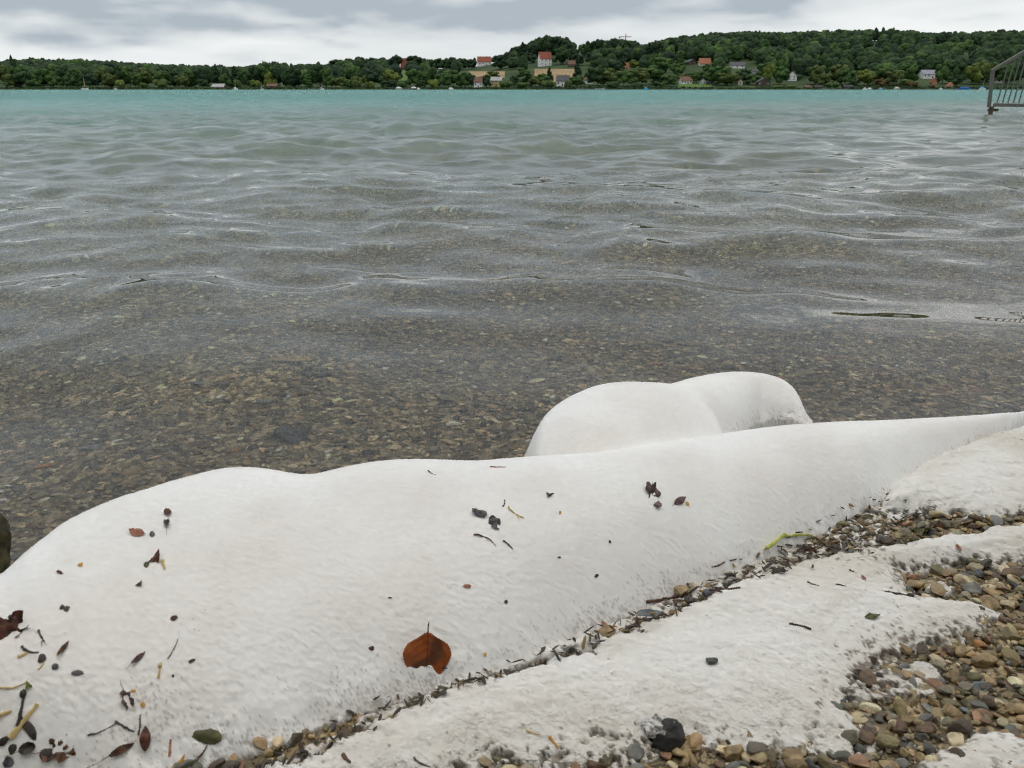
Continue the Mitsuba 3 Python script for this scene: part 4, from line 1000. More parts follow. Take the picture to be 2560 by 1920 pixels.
# single stones
TONE = {'tan': (0.27, 0.195, 0.105), 'brown': (0.105, 0.068, 0.042), 'grey': (0.14, 0.14, 0.13), 'cream': (0.40, 0.335, 0.22), 'dark grey': (0.06, 0.06, 0.058), 'olive': (0.13, 0.115, 0.062), 'pinkish': (0.28, 0.165, 0.10), 'blue grey': (0.125, 0.145, 0.16), 'black': (0.02, 0.019, 0.019), 'orange brown': (0.29, 0.145, 0.055)}
for t, c in TONE.items():
    def fn(p, n, uv, c=c):
        v = fbm(p.x * 130, p.y * 130, p.z * 130, 3)
        return mix([x * 0.75 for x in c], [min(0.8, x * 1.6) for x in c], smoothstep(0.25, 0.75, v)) * (0.9 + 0.2 * nz(p.x * 900, p.y * 900, p.z * 900))
    scene['mat_stone_' + t.replace(' ', '_')] = {'type': 'twosided', 'b': {'type': 'bumpmap', 't': proc(stone_grain, 5e-4), 'b': {'type': 'principled', 'base_color': proc(fn), 'roughness': 0.5, 'specular': 0.4}}}
PEB = [(tri(v, ICO[2].faces)) for v in SHAPES[2]]
PEB_PLY = {(i, t): mikit.ply(PEB[i], 'mat_stone_' + t.replace(' ', '_'), smooth=24) for i in range(14) for t in TONE}
def pebble(x, y, r, tone, text, group=None, name='pebble', sink=0.1, i=None, stretch=(1, 1, 1), rz=None, z=None, cat='pebble'):
    key = numbered(name)
    z = float(bed_z(np.array([x]), np.array([y]))[0]) if z is None else z
    tl = [random.gauss(0, 10), random.gauss(0, 10)]
    m = T().translate([x, y, z + r * (0.42 - sink)]).rotate([1, 0, 0], tl[0]).rotate([0, 1, 0], tl[1]).rotate([0, 0, 1], random.uniform(0, 360) if rz is None else rz).scale([r * s for s in stretch])
    scene[key] = {**PEB_PLY[random.randrange(14) if i is None else i, tone], 'to_world': m}
    label(key, text, cat, group)
    return key

# the stones that stand out, read off the photograph: pixel, width in pixels, tone, words
SPECIAL = [
 (2338, 1662, 56, 'cream', 'large cream angular pebble in the gravel at the right, near the foam edge', (1, .9, 1.1)), (2360, 1632, 46, 'brown', 'dark reddish brown pebble just above the cream angular pebble', (1, .9, 1)),
 (2450, 1727, 44, 'blue grey', 'round blue grey pebble in the middle of the right hand gravel', (1, 1, 1.3)), (2487, 1766, 50, 'cream', 'pale rounded block shaped pebble below the round blue grey pebble', (1, .8, 1.4)),
 (2532, 1662, 42, 'tan', 'sandy rounded pebble at the right edge above the blue grey pebble', (1, .9, 1.2)), (2448, 1618, 34, 'orange brown', 'small orange brown pebble by the right edge', (1, 1, 1.1)),
 (2420, 1765, 46, 'olive', 'broad olive tan pebble left of the pale block shaped pebble', (1, .9, 1)), (2400, 1812, 46, 'pinkish', 'pinkish tan pebble low in the right hand gravel', (1, .7, 1)),
 (2505, 1838, 46, 'grey', 'grey flat pebble above the bottom right foam patch', (1, .8, 1)), (2345, 1700, 44, 'grey', 'flat mid grey pebble touching the foam edge at the right', (1, .8, .8)),
 (2420, 1700, 58, 'olive', 'long olive brown flat pebble left of the round blue grey pebble', (1.1, .8, .8)), (2180, 1660, 42, 'dark grey', 'dark flat pebble at the tip of the foam mat edge', (1.1, .8, .8)),
 (2260, 1672, 44, 'grey', 'grey pebble half covered by thin foam left of the cream angular pebble', (1, .9, .9)), (2330, 1760, 40, 'tan', 'tan pebble beside a thin streak of foam', (1, .8, 1)),
 (2050, 1770, 26, 'brown', 'small dark brown pebble on the edge of the foam lobe', (1, 1, 1)), (2340, 1430, 50, 'olive', 'olive brown rounded stone emerging from the foam mat at the right', (1.1, .8, 1.1)),
 (2410, 1462, 52, 'cream', 'cream yellow stone at the upper end of the right hand gravel', (1.1, .8, 1)), (2430, 1480, 60, 'grey', 'mossy grey stone just below the cream yellow stone', (1.1, .9, 1)),
 (2535, 1442, 70, 'brown', 'long flat brown stone at the right edge', (1.3, .7, .8)), (2445, 1515, 36, 'brown', 'brown pointed pebble below the mossy grey stone', (1, .8, 1)),
 (2490, 1517, 30, 'cream', 'small cream pebble right of the brown pointed pebble', (1, .9, 1)), (1868, 1897, 40, 'cream', 'cream edged angular pebble at the bottom edge', (1, .8, 1.2)),
 (1730, 1907, 42, 'tan', 'tan slab shaped pebble at the bottom edge, left of three', (1.2, .7, 1)), (1760, 1896, 38, 'cream', 'pale tan wedge shaped pebble at the bottom edge, middle of three', (1, .8, 1.2)),
 (1830, 1892, 64, 'tan', 'large sandy angular pebble at the bottom edge, right of three', (1.2, .9, 1.2)), (1495, 1915, 54, 'brown', 'dark reddish brown stone cut by the bottom edge', (1.1, .9, 1.2)),
 (1445, 1910, 46, 'pinkish', 'pale pinkish stone under thin foam at the bottom edge', (1.1, .9, 1)), (2110, 1887, 46, 'cream', 'pale cream pebble beneath the small foam lobe at the bottom', (1.2, .8, 1)),
 (1240, 1890, 40, 'olive', 'green mossy stone under thin foam at the bottom edge', (1.1, .9, 1)), (1195, 1868, 24, 'blue grey', 'small blue grey pebble poking out of thin foam near the bottom', (1, .9, 1.3)),
 (1820, 1848, 44, 'black', 'blackish round stone in the foam hollow near the bottom', (1, .9, 1.3)), (1045, 1760, 24, 'brown', 'dark brown pebble at the upper end of the foam furrow', (1.2, .8, 1)),
 (1000, 1775, 26, 'brown', 'reddish dark pebble in the foam furrow', (1.1, .8, 1)), (930, 1800, 24, 'olive', 'olive pebble in the foam furrow', (1, .9, 1)), (945, 1815, 30, 'dark grey', 'dark green grey pebble in the foam furrow', (1.2, .8, 1)),
 (830, 1825, 26, 'dark grey', 'black pebble in the lower foam furrow', (1.1, .8, 1)), (860, 1838, 40, 'brown', 'flat dark brown pebble in the lower foam furrow', (1.2, .8, .8)), (760, 1832, 28, 'pinkish', 'pinkish tan pebble showing through the foam furrow', (1.1, .9, .9)),
 (725, 1865, 28, 'grey', 'grey purple pebble low in the foam furrow', (1.1, .8, .9)), (2100, 1305, 40, 'olive', 'greenish rounded stone in the litter strip above the yellow stem', (1.2, .8, 1)), (2157, 1330, 26, 'brown', 'small dark brown stone in the litter strip', (1, .9, 1.1)),
 (2232, 1365, 24, 'orange brown', 'orange pebble at the edge of the litter strip', (1.1, .9, 1)), (2275, 1350, 30, 'olive', 'yellow brown stone in the dark litter clump', (1, .9, 1)), (2440, 1305, 44, 'brown', 'brown flat stone in the litter below the cream foam', (1.2, .8, .9)), (2490, 1308, 50, 'grey', 'long grey stone in the litter near the right edge', (1.4, .7, .8)),
 (2230, 1350, 22, 'pinkish', 'small rosy stone beside the orange pebble', (1, .9, 1.1)), (2180, 1280, 34, 'grey', 'flat grey stone at the top of the litter strip', (1.2, .8, .7)),
]
for u, v, w, tone, text, st in SPECIAL:
    p, n = on_surface(u, v)
    rr = w / 2 * math.hypot(p[1], CAM_Z - p[2]) / FOCAL * 0.95
    z = float(bed_z(p[:1], p[1:2])[0]); z = max(z, p[2] - rr * 0.9)
    pebble(p[0], p[1], rr, tone, text, None, 'pebble', 0.02, None, st, None, z)
# stones of the lake bed that stand out
def bed_point(u, v):
    """where a ray, bent at the calm water surface, meets the bed"""
    d = ray(u, v); d = d / np.linalg.norm(d); t = -CAM_Z / d[2]; p = np.array([0, 0, CAM_Z]) + d * t
    e = np.array([d[0], d[1], 0]) / 1.333; e[2] = -math.sqrt(1 - e @ e)
    for _ in range(200):
        if p[2] <= float(bed_z(p[:1], p[1:2])[0]): break
        p = p + e * 0.004
    return p
WET = [
 (738, 1098, 108, 'dark grey', 'large dark oval stone under the water left of the foam mound', (1.1, .75, .9)), (725, 917, 88, 'tan', 'big pale yellow stone under water beyond the gravel, left of centre', (1.3, .7, .7)), (115, 1168, 52, 'orange brown', 'orange brown oval stone under the shallow water at the left', (1.2, .8, .8)),
 (60, 1034, 56, 'tan', 'sandy oval stone under the water at the left edge', (1.3, .7, .7)), (362, 1015, 32, 'cream', 'bright cream pebble under the water, left third', (1.2, .8, .8)), (355, 992, 26, 'cream', 'small cream pebble just beyond the bright cream pebble', (1.2, .8, .8)),
 (855, 1123, 34, 'black', 'black oval pebble near the foam right of the large dark oval stone', (1.2, .8, .9)), (932, 1100, 30, 'cream', 'pale angular pebble near the foam right of the black pebble', (1, .8, 1)), (985, 1123, 40, 'cream', 'large pale angular pebble just off the foam bank', (1.1, .8, 1)),
 (1228, 1048, 36, 'cream', 'cream pebble under the water left of the foam mound', (1.2, .8, .8)), (1245, 1055, 24, 'cream', 'small pale pebble beside the cream pebble left of the mound', (1.2, .8, .8)), (590, 1130, 40, 'orange brown', 'reddish brown stone under shallow water near the dark oval stone', (1.1, .8, .8)),
 (1155, 1100, 34, 'cream', 'whitish pebble close behind the foam bank left of the mound', (1.2, .8, .8)), (500, 968, 34, 'grey', 'grey oval pebble under the water, left of centre', (1.2, .8, .7)), (1085, 925, 40, 'olive', 'olive grey stone under the water beyond the bank', (1.2, .8, .7)),
 (805, 950, 40, 'dark grey', 'dark rounded stone under the water right of the big pale yellow stone', (1.1, .9, .9)), (1720, 860, 60, 'olive', 'pale olive flat stone under the water behind the mound', (1.4, .7, .6)), (1762, 874, 34, 'black', 'black stone under the water beside the pale olive flat stone', (1.4, .7, .8)),
 (1640, 905, 40, 'pinkish', 'reddish stone under the water behind the left lobe of the mound', (1.4, .6, .6)), (2014, 955, 74, 'olive', 'flat olive brown stone under the water right of the mound', (1.4, .7, .5)), (2225, 984, 20, 'cream', 'tiny white pebble under the water right of the mound', (1.2, .8, .8)), (2330, 848, 44, 'cream', 'white flat stone lying under the water at the right', (1.3, .7, .6)),
 (1130, 1000, 60, 'olive', 'broad dull olive stone half buried in the bed left of the mound', (1.3, .8, .5)), (400, 1130, 44, 'olive', 'olive brown stone in the shallow water behind the left bank', (1.2, .8, .8)), (230, 1120, 50, 'grey', 'broad grey stone in the shallow water at the left', (1.3, .8, .7)), (660, 1010, 40, 'grey', 'light grey stone under water above the large dark oval stone', (1.2, .8, .7)), (960, 800, 40, 'tan', 'pale tan stone under the rippled water in the middle', (1.3, .7, .6)),
]
for u, v, w, tone, text, st in WET:
    p = bed_point(u, v)
    rr = w / 2 * math.hypot(p[1], CAM_Z - p[2]) / FOCAL
    pebble(p[0], p[1], rr, tone, text, None, 'submerged_stone', 0.12, None, st, random.uniform(-25, 25), None, 'stone')
# more of the larger beach pebbles, one by one
n_more = 0
gp = np.random.default_rng(5)
taken = [(scene[k]['to_world'].matrix[0, 3], scene[k]['to_world'].matrix[1, 3]) for k in scene if k.startswith('pebble')]
names = list(TONE)
while n_more < 280:
    u, v = gp.uniform(1500, 2600), gp.uniform(1400, 1990)
    x, y = on_level(u, v, 0.04)
    if foam_depth(np.array([x]), np.array([y]))[0] > 0.012: continue
    r = float(np.clip(0.0066 * math.exp(gp.normal(0, 0.36)), 0.0045, 0.015))
    if any((x - a) ** 2 + (y - b) ** 2 < (0.012) ** 2 for a, b in taken): 
        if gp.random() < 0.9: continue
    taken.append((x, y))
    tone = names[gp.choice(10, p=[.29, .17, .13, .15, .08, .08, .05, .02, .01, .02])]
    st = (1, gp.uniform(0.75, 1), gp.uniform(0.8, 1.35))
    form = 'flat' if st[2] < 0.95 else 'rounded' if st[2] < 1.15 else 'blocky'
    k = min(range(len(SPECIAL)), key=lambda i: (SPECIAL[i][0] - u) ** 2 + (1.3 * (SPECIAL[i][1] - v)) ** 2)
    du, dv = u - SPECIAL[k][0], 1.3 * (v - SPECIAL[k][1])
    side_ = ('right of' if du > 0 else 'left of') if abs(du) > abs(dv) else ('below' if dv > 0 else 'above')
    w_ = SPECIAL[k][4].split()
    w_ = w_[:next((i for i in range(len(w_)) if w_[i] in ('in', 'at', 'just', 'by', 'below', 'left', 'above', 'low', 'touching', 'half', 'beside', 'on', 'emerging', 'right', 'under', 'beneath', 'poking', 'showing', 'cut', 'of', 'near')), 5)]
    far_ = '' if math.hypot(du, dv) < 60 else 'some way '
    pebble(x, y, r, tone, f"{form} {tone} pebble {far_}{side_} the {' '.join(w_)}", 'loose pebbles at the lower right', 'pebble', gp.uniform(-0.25, 0.1), None, st)
    n_more += 1

same = {}
for k, e in labels.items():
    if e.get('group') == 'loose pebbles at the lower right': same.setdefault(e['label'], []).append(k)
for text, ks in same.items():
    if len(ks) > 1:
        for n, k in enumerate(sorted(ks, key=lambda k: scene[k]['to_world'].matrix[0, 3])):
            labels[k]['label'] = f"{text}, {('first', 'second', 'third', 'fourth', 'fifth', 'sixth')[min(n, 5)]} from left"

# ------------------------------------------------------------------ leaves, twigs and scraps lying on the foam
def leaf_mat(c0, c1, r=0.5):
    def fn(p, n, uv):
        return mix(c0, c1, smoothstep(0.3, 0.7, fbm(p.x * 160, p.y * 160, p.z * 160, 3)))
    return {'type': 'twosided', 'b': {'type': 'principled', 'base_color': proc(fn), 'roughness': r, 'specular': 0.4}}
LEAFC = {'russet': ((0.20, 0.055, 0.008), (0.36, 0.115, 0.014)), 'darkred': ((0.035, 0.012, 0.008), (0.11, 0.035, 0.018)), 'rosy': ((0.28, 0.10, 0.06), (0.42, 0.20, 0.13)), 'brown': ((0.045, 0.022, 0.012), (0.14, 0.06, 0.03)),
         'slate': ((0.035, 0.035, 0.042), (0.12, 0.115, 0.125)), 'black': ((0.018, 0.015, 0.014), (0.055, 0.045, 0.04)), 'purple': ((0.05, 0.03, 0.032), (0.16, 0.10, 0.10)), 'straw': ((0.50, 0.36, 0.14), (0.62, 0.48, 0.24)), 'green': ((0.10, 0.13, 0.015), (0.20, 0.22, 0.03)), 'lime': ((0.36, 0.40, 0.06), (0.52, 0.54, 0.14)), 'orange': ((0.45, 0.22, 0.04), (0.60, 0.34, 0.08)), 'moss': ((0.05, 0.055, 0.02), (0.13, 0.12, 0.05)), 'vein': ((0.07, 0.016, 0.004), (0.10, 0.025, 0.006))}
for k, (a, b) in LEAFC.items(): scene['mat_leaf_' + k] = leaf_mat(a, b)

def frame(u, v, ang, lift=0.0, lean=0.0):
    """matrix of a thing lying on the surface at a pixel: local y points to 'ang' degrees (0 = right, 90 = up in the picture), local z along the surface normal"""
    p, n = on_surface(u, v)
    e = 6.0
    p2 = p + 0
    view = p - np.array([0, 0, CAM_Z]); view /= np.linalg.norm(view)
    right = np.array([1.0, 0, 0]); upv = np.cross(right, view); upv /= np.linalg.norm(upv)
    if upv[2] < 0: upv = -upv
    want = math.cos(math.radians(ang)) * right + math.sin(math.radians(ang)) * upv
    n = n * (1 - lean) - view * lean; n /= np.linalg.norm(n)
    while -(n @ view) < 0.5:
        n = n - 0.05 * view; n /= np.linalg.norm(n)
    # the direction in the surface whose picture is 'want'
    y = want - view * (want @ n) / (view @ n)
    y /= np.linalg.norm(y)
    x = np.cross(y, n)
    M = np.eye(4); M[:3, 0], M[:3, 1], M[:3, 2], M[:3, 3] = x, y, n, p + n * lift
    return M, math.hypot(p[1], CAM_Z - p[2]) / FOCAL

def place(key, mesh, M, mat, smooth=True, whole=False):
    m = mesh.copy(); m.apply_transform(M)
    if whole: scene[key] = mikit.ply(m, mat, smooth=smooth)
    else: put(key, m, mat, smooth)

def blade(outline, curl, thick=0.0003, seed=0, rough_=0.0, rings=5):
    """a leaf blade from its outline (n x 2, about the unit square): two skins with an edge, curled and crinkled"""
    o = np.asarray(outline, float); n = len(o); c = o.mean(0)
    P = [c[None]]
    for k in range(1, rings + 1): P.append(c + (o - c) * k / rings)
    p = np.vstack(P)
    def lift(q):
        return curl * (q[:, 0] ** 2 * 1.2 + 0.3 * q[:, 1] ** 2) + rough_ * (meshkit.fbm(np.stack([q[:, 0] * 3 + seed, q[:, 1] * 3, q[:, 0] * 0], -1), 3, seed) - 0.5)
    f = [[0, 1 + i, 1 + (i + 1) % n] for i in range(n)]
    for k in range(rings - 1):
        for i in range(n):
            a, b = 1 + k * n + i, 1 + k * n + (i + 1) % n
            f += [[a, a + n, b + n], [a, b + n, b]]
    f = np.array(f); z = lift(p)
    up = np.column_stack([p, z]); dn = np.column_stack([p, z - thick])
    m = len(p); last = 1 + (rings - 1) * n
    e = []
    for i in range(n):
        a, b = last + i, last + (i + 1) % n
        e += [[a, a + m, b + m], [a, b + m, b]]
    return tri(np.vstack([up, dn]), np.vstack([f, f[:, ::-1] + m, np.array(e)])), lift

def toothed(pts, teeth, depth):
    """closed outline through pts with a saw-toothed margin"""
    p = np.asarray(pts, float); out = []
    for i in range(len(p)):
        a, b = p[i], p[(i + 1) % len(p)]
        k = max(1, int(np.linalg.norm(b - a) * teeth))
        nrm = np.array([(b - a)[1], -(b - a)[0]]); nrm /= np.linalg.norm(nrm) + 1e-9
        for j in range(k):
            t = j / k
            out.append(a + (b - a) * t)
            out.append(a + (b - a) * (t + 0.62 / k) + nrm * depth)
    return np.array(out)

LENS = [(0, -0.5), (0.13, -0.36), (0.21, -0.15), (0.22, 0.05), (0.16, 0.25), (0.06, 0.42), (0, 0.5), (-0.06, 0.42), (-0.16, 0.25), (-0.22, 0.05), (-0.21, -0.15), (-0.13, -0.36)]
OVAL = [(0, -0.5), (0.22, -0.40), (0.36, -0.15), (0.36, 0.12), (0.24, 0.36), (0.05, 0.5), (-0.2, 0.4), (-0.37, 0.14), (-0.35, -0.16), (-0.2, -0.42)]
TORN = [(0.05, -0.5), (0.30, -0.42), (0.22, -0.1), (0.42, 0.05), (0.25, 0.30), (0.28, 0.5), (0.0, 0.34), (-0.25, 0.46), (-0.38, 0.18), (-0.2, 0.0), (-0.34, -0.25), (-0.12, -0.30)]
WEDGE = [(0.0, 0.5), (0.22, 0.05), (0.36, -0.42), (0.05, -0.36), (-0.38, -0.46), (-0.18, -0.02)]

def leaf(u, v, length, ang, mat, text, outline=LENS, width=1.0, curl=0.25, stalk=0.3, name='leaf', lift=0.0022, lean=0.12, rough_=0.4, cat='leaf', vein=True):
    M, s = frame(u, v, ang, lift, lean)
    L = length * s * 0.92
    key = numbered(name)
    o = np.array(outline) * [width, 1]
    m, lf = blade(toothed(o, 9, 0.012), curl, 0.012, int(u) % 97, rough_)
    S = M @ np.diag([L, L, L, 1])
    place(key + '__blade', m, S, 'mat_leaf_' + mat)
    if vein:
        yy = np.linspace(-0.46, 0.42, 8); q = np.stack([0 * yy, yy], -1)
        place(key + '__midrib', tube(np.column_stack([q, lf(q) + 0.008]), np.linspace(0.018, 0.006, 8), 5), S, 'mat_leaf_brown' if mat not in ('russet',) else 'mat_leaf_vein')
    if stalk:
        q = np.array([(0, -0.48), (0.03, -0.5 - stalk * 0.5), (-0.02, -0.5 - stalk)])
        place(key + '__stalk', tube(np.column_stack([q, [lf(q[:1])[0], 0.02, 0.01]]), [0.018, 0.014, 0.012], 5), S, 'mat_leaf_brown')
    label(key, text, cat)
    return key

def twig(u, v, length, ang, width, mat, text, bend=0.1, name='twig', fork=False, lift=0.0007, lean=0.1, knob=False, cat='twig', seed=0):
    M, s = frame(u, v, ang, lift, lean)
    L, w = length * s, width * s / 2
    key = numbered(name)
    g = np.random.default_rng(int(u * 7 + v) % 9999)
    t = np.linspace(-0.5, 0.5, 9)
    q = np.column_stack([bend * (0.25 - t ** 2) * 4 + g.normal(0, 0.010, 9), t, 0.02 * g.normal(0, 1, 9)]) * L
    r = w * (1 - 0.45 * (t + 0.5)) * g.uniform(0.8, 1.2, 9)
    if fork or knob:
        place(key + '__stem', tube(q, r, 7), M, 'mat_leaf_' + mat, 40)
        b = q[5]
        if fork:
            for sgn in (1, -1)[: 2 if fork == 2 else 1]:
                e = np.array([b, b + np.array([sgn * 0.10, 0.12, 0.03]) * L, b + np.array([sgn * 0.16, 0.30, 0.05]) * L])
                place(key + '__side_shoot', tube(e, [w * 0.7, w * 0.5, w * 0.3], 6), M, 'mat_leaf_' + mat, 40)
        if knob:
            place(key + '__bud', tri(*lump(q[-1], (w * 1.7, w * 2.2, w * 1.5), 1, 5, 0.25)), M, 'mat_leaf_' + mat)
    else:
        place(key, tube(q, r, 7), M, 'mat_leaf_' + mat, 40, True)
    label(key, text, cat)

def scrap(u, v, wpx, hpx, ang, mat, text, name='bark_scrap', cat='plant scrap', seed=1, lift=0.001):
    """an angular crumb of bark, seed or leaf"""
    M, s = frame(u, v, ang, lift, 0.15)
    key = numbered(name)
    V, f = lump(np.zeros(3), (wpx * s / 2, hpx * s / 2, min(wpx, hpx) * s * 0.13), 1, seed + int(u) % 50, 0.75, 1.5)
    place(key, tri(V, f), M, 'mat_leaf_' + mat, 25, True)
    label(key, text, cat)

# the birch leaf that stands stalk up in the foam, its tip buried
M, s = frame(1066, 1664, 91, 0.0, 0.15)
L = s * 134
ca, sa = math.cos(math.radians(16)), math.sin(math.radians(16))
M = M @ np.array([[1, 0, 0, 0], [0, ca, -sa, 0], [0, sa, ca, 0], [0, 0, 0, 1]]) @ np.array([[1, 0, 0, 0], [0, 1, 0, 0.20 * L], [0, 0, 1, 0], [0, 0, 0, 1.0]])
half = [(0.0, 0.42), (0.06, 0.385), (0.17, 0.30), (0.27, 0.235), (0.33, 0.19), (0.375, 0.10), (0.40, 0.0), (0.385, -0.10), (0.36, -0.17), (0.30, -0.30), (0.20, -0.46), (0.09, -0.60)]
half = [(x * 1.10, y * 0.88) for x, y in half]
o = half + [(0.0, -0.64)] + [(-x, y) for x, y in half[:0:-1]]
m_, lf_ = blade(toothed(np.array(o)[::-1] * [-1, 1] * [-1, 1], 26, -0.012), 0.22, 0.008, 4, 0.10, 8)
S_ = M @ np.diag([L, L, L, 1])
def birch(p, n, uv):
    a = fbm(p.x * 90, p.y * 90, p.z * 90, 3)
    b = smoothstep(0.52, 0.66, fbm(p.x * 45 + 3.7, p.y * 45, p.z * 45 + 1.9, 2))
    return mix(mix((0.22, 0.045, 0.004), (0.34, 0.085, 0.008), a), (0.05, 0.018, 0.006), b * 0.8)
scene['mat_birch_leaf'] = {'type': 'twosided', 'b': {'type': 'principled', 'base_color': proc(birch), 'roughness': 0.42, 'specular': 0.5}}
place('birch_leaf__blade', m_, S_, 'mat_birch_leaf')
def vein(pts, r0, r1, name):
    q = np.array(pts, float); n_ = 8
    t = np.linspace(0, 1, n_); q = np.stack([np.interp(t, np.linspace(0, 1, len(q)), q[:, k]) for k in (0, 1)], -1)
    place(name, tube(np.column_stack([q, lf_(q) + 0.006]), np.linspace(r0, r1, n_), 5), S_, 'mat_leaf_vein')
vein([(0, 0.37), (0.01, 0.1), (0, -0.58)], 0.009, 0.005, 'birch_leaf__midrib')
for sg in (1, -1):
    for y0, x1, y1 in ((0.30, 0.30, 0.13), (0.20, 0.35, -0.02), (0.08, 0.32, -0.16), (-0.05, 0.25, -0.28), (-0.2, 0.17, -0.38)):
        vein([(0, y0), (sg * x1 * 0.5, (y0 + y1) / 2 + 0.02), (sg * x1, y1)], 0.004, 0.0025, 'birch_leaf__side_vein')
q = np.array([(0, 0.35, float(lf_(np.array([[0, .35]]))[0])), (-0.005, 0.44, 0.015), (0.0, 0.52, 0.02)])
place('birch_leaf__stalk', tube(q, [0.014, 0.011, 0.013], 6), S_, 'mat_leaf_vein')
label('birch_leaf', 'orange brown toothed leaf standing stalk up with its tip sunk in the foam', 'leaf')

leaf(420, 1284, 36, -62, 'darkred', 'slender dark red leaf near the crest of the foam at the left', LENS, 1.15, 0.5, 0.12)
leaf(417, 1312, 32, 95, 'slate', 'shrivelled grey leaf with a hooked stalk below the slender red leaf', TORN, 0.7, 0.6, 0.9)
leaf(342, 1334, 46, 165, 'rosy', 'rosy brown leaf lying left of the hooked grey leaf', LENS, 1.4, 0.4, 0.1)
scrap(381, 1338, 20, 10, 15, 'slate', 'small dark husk touching the rosy brown leaf', 'husk')
leaf(391, 1394, 46, 70, 'darkred', 'folded dark red leaf triangle in the upper left foam', WEDGE, 0.9, 0.8, 0.0)
twig(409, 1412, 26, -70, 9, 'straw', 'short straw coloured stub beside the folded dark red leaf', 0.02)
scrap(366, 1413, 16, 12, 0, 'moss', 'greenish crumb left of the folded dark red leaf')
leaf(350, 1462, 22, 60, 'black', 'black triangular scrap of leaf below the folded dark red leaf', WEDGE, 1.0, 0.3, 0, vein=False)
scrap(156, 1520, 13, 11, 20, 'black', 'left one of two round black seeds on the foam', 'seed', 'seed'); scrap(167, 1524, 15, 11, -10, 'black', 'right one of two round black seeds on the foam', 'seed', 'seed', 2)
scrap(150, 1432, 8, 20, -30, 'brown', 'tiny brown sliver high on the left foam'); scrap(202, 1413, 12, 9, 0, 'orange', 'orange crumb high on the left foam')
leaf(28, 1572, 76, 20, 'darkred', 'big crumpled red brown leaf at the left edge', TORN, 1.1, 0.9, 0, rough_=0.9); scrap(27, 1545, 16, 10, 20, 'slate', 'grey husk on top of the big crumpled leaf', 'husk')
twig(107, 1594, 46, -55, 5, 'slate', 'forked grey twig right of the big crumpled leaf', 0.05, fork=1)
leaf(158, 1624, 48, 60, 'brown', 'narrow folded brown leaf pointing up right in the left foam', LENS, 0.55, 0.8, 0)
twig(76, 1624, 42, -18, 7, 'slate', 'bent dark twig below the big crumpled leaf', 0.15); twig(60, 1636, 26, 30, 8, 'straw', 'short tan sliver by the bent dark twig', 0.05)
scrap(106, 1648, 22, 18, 30, 'black', 'black husk with pale ends in the left foam', 'husk'); twig(103, 1664, 22, 60, 5, 'straw', 'tiny straw under the black husk', 0.1)
scrap(195, 1684, 12, 28, 0, 'slate', 'upright grey oval seed in the left foam', 'seed', 'seed', 4); scrap(138, 1668, 16, 14, 0, 'slate', 'round grey seed left of the oval one', 'seed', 'seed', 6)
leaf(346, 1648, 44, 45, 'purple', 'brown winged seed with a short stem in the left foam', LENS, 0.7, 0.5, 0.35)
leaf(70, 1714, 26, 120, 'green', 'small green leaf tip at the left', WEDGE, 1.0, 0.4, 0, vein=False); twig(30, 1712, 60, 10, 5, 'straw', 'pale curled stem leading to the small green leaf tip', 0.12)
twig(51, 1775, 70, 92, 9, 'black', 'straight black twig standing upright at the left', 0.03, knob=True); twig(61, 1803, 84, 58, 15, 'straw', 'thick straw coloured stick at the lower left', 0.0, knob=False)
scrap(75, 1826, 56, 17, 35, 'black', 'black strip of bark beside the thick straw stick'); twig(8, 1786, 34, 20, 12, 'straw', 'cut end of a tan straw at the left edge', 0.0)
leaf(150, 1873, 80, 10, 'brown', 'large crumpled brown leaf mass at the lower left', TORN, 1.0, 0.9, 0.3, rough_=1.0); scrap(116, 1888, 28, 26, 20, 'black', 'black lump at the foot of the crumpled brown leaf mass')
leaf(70, 1872, 38, 20, 'black', 'dark rolled leaf left of the crumpled brown leaf mass', OVAL, 1.0, 0.9, 0.8); scrap(10, 1855, 26, 16, -30, 'black', 'black crumb at the left edge, upper of two', seed=5); scrap(32, 1874, 22, 14, 10, 'black', 'black crumb at the left edge, lower of two', seed=7); scrap(22, 1905, 24, 20, 40, 'slate', 'dark pebble like husk in the bottom left corner', 'husk')
leaf(318, 1750, 52, -60, 'purple', 'tattered dark leaf with a stem, lower left foam', TORN, 0.7, 0.7, 0.5, rough_=0.7); scrap(334, 1728, 7, 12, 0, 'orange', 'orange speck on the tattered dark leaf')
scrap(357, 1762, 12, 10, 0, 'orange', 'orange crumb right of the tattered dark leaf', seed=3)
twig(258, 1821, 66, 24, 4, 'slate', 'thin bent grey twig, left arm, at the lower left', 0.08); twig(312, 1818, 50, -25, 6, 'slate', 'thin bent grey twig, right arm, at the lower left', 0.03)
leaf(364, 1848, 62, 100, 'darkred', 'brown curled bud scale with a long spike at the lower left', LENS, 0.9, 0.9, 0.0); twig(349, 1812, 44, 95, 4, 'black', 'fine black spike rising beside the curled bud scale', 0.02)
leaf(305, 1877, 62, 28, 'brown', 'narrow brown leaf with a long stalk at the bottom left', LENS, 0.7, 0.5, 0.9)
scrap(522, 1842, 30, 66, -8, 'moss', 'upright dark mossy bark piece at the lower left'); twig(506, 1880, 30, 55, 5, 'brown', 'short brown twig at the foot of the mossy bark piece', 0.1)
twig(425, 1870, 36, 95, 7, 'rosy', 'thin orange brown sliver standing in the foam', 0.02); leaf(452, 1908, 40, 70, 'orange', 'yellow orange leaf tip at the bottom edge', WEDGE, 0.9, 0.3, 0, vein=False)
scrap(435, 1546, 14, 14, 0, 'darkred', 'small dark red square scrap in the left foam'); scrap(480, 1653, 8, 16, 30, 'slate', 'tiny grey seed in the middle left foam', 'seed', 'seed'); twig(432, 1622, 50, 68, 3, 'slate', 'hair thin dark twig in the middle left foam', 0.05)
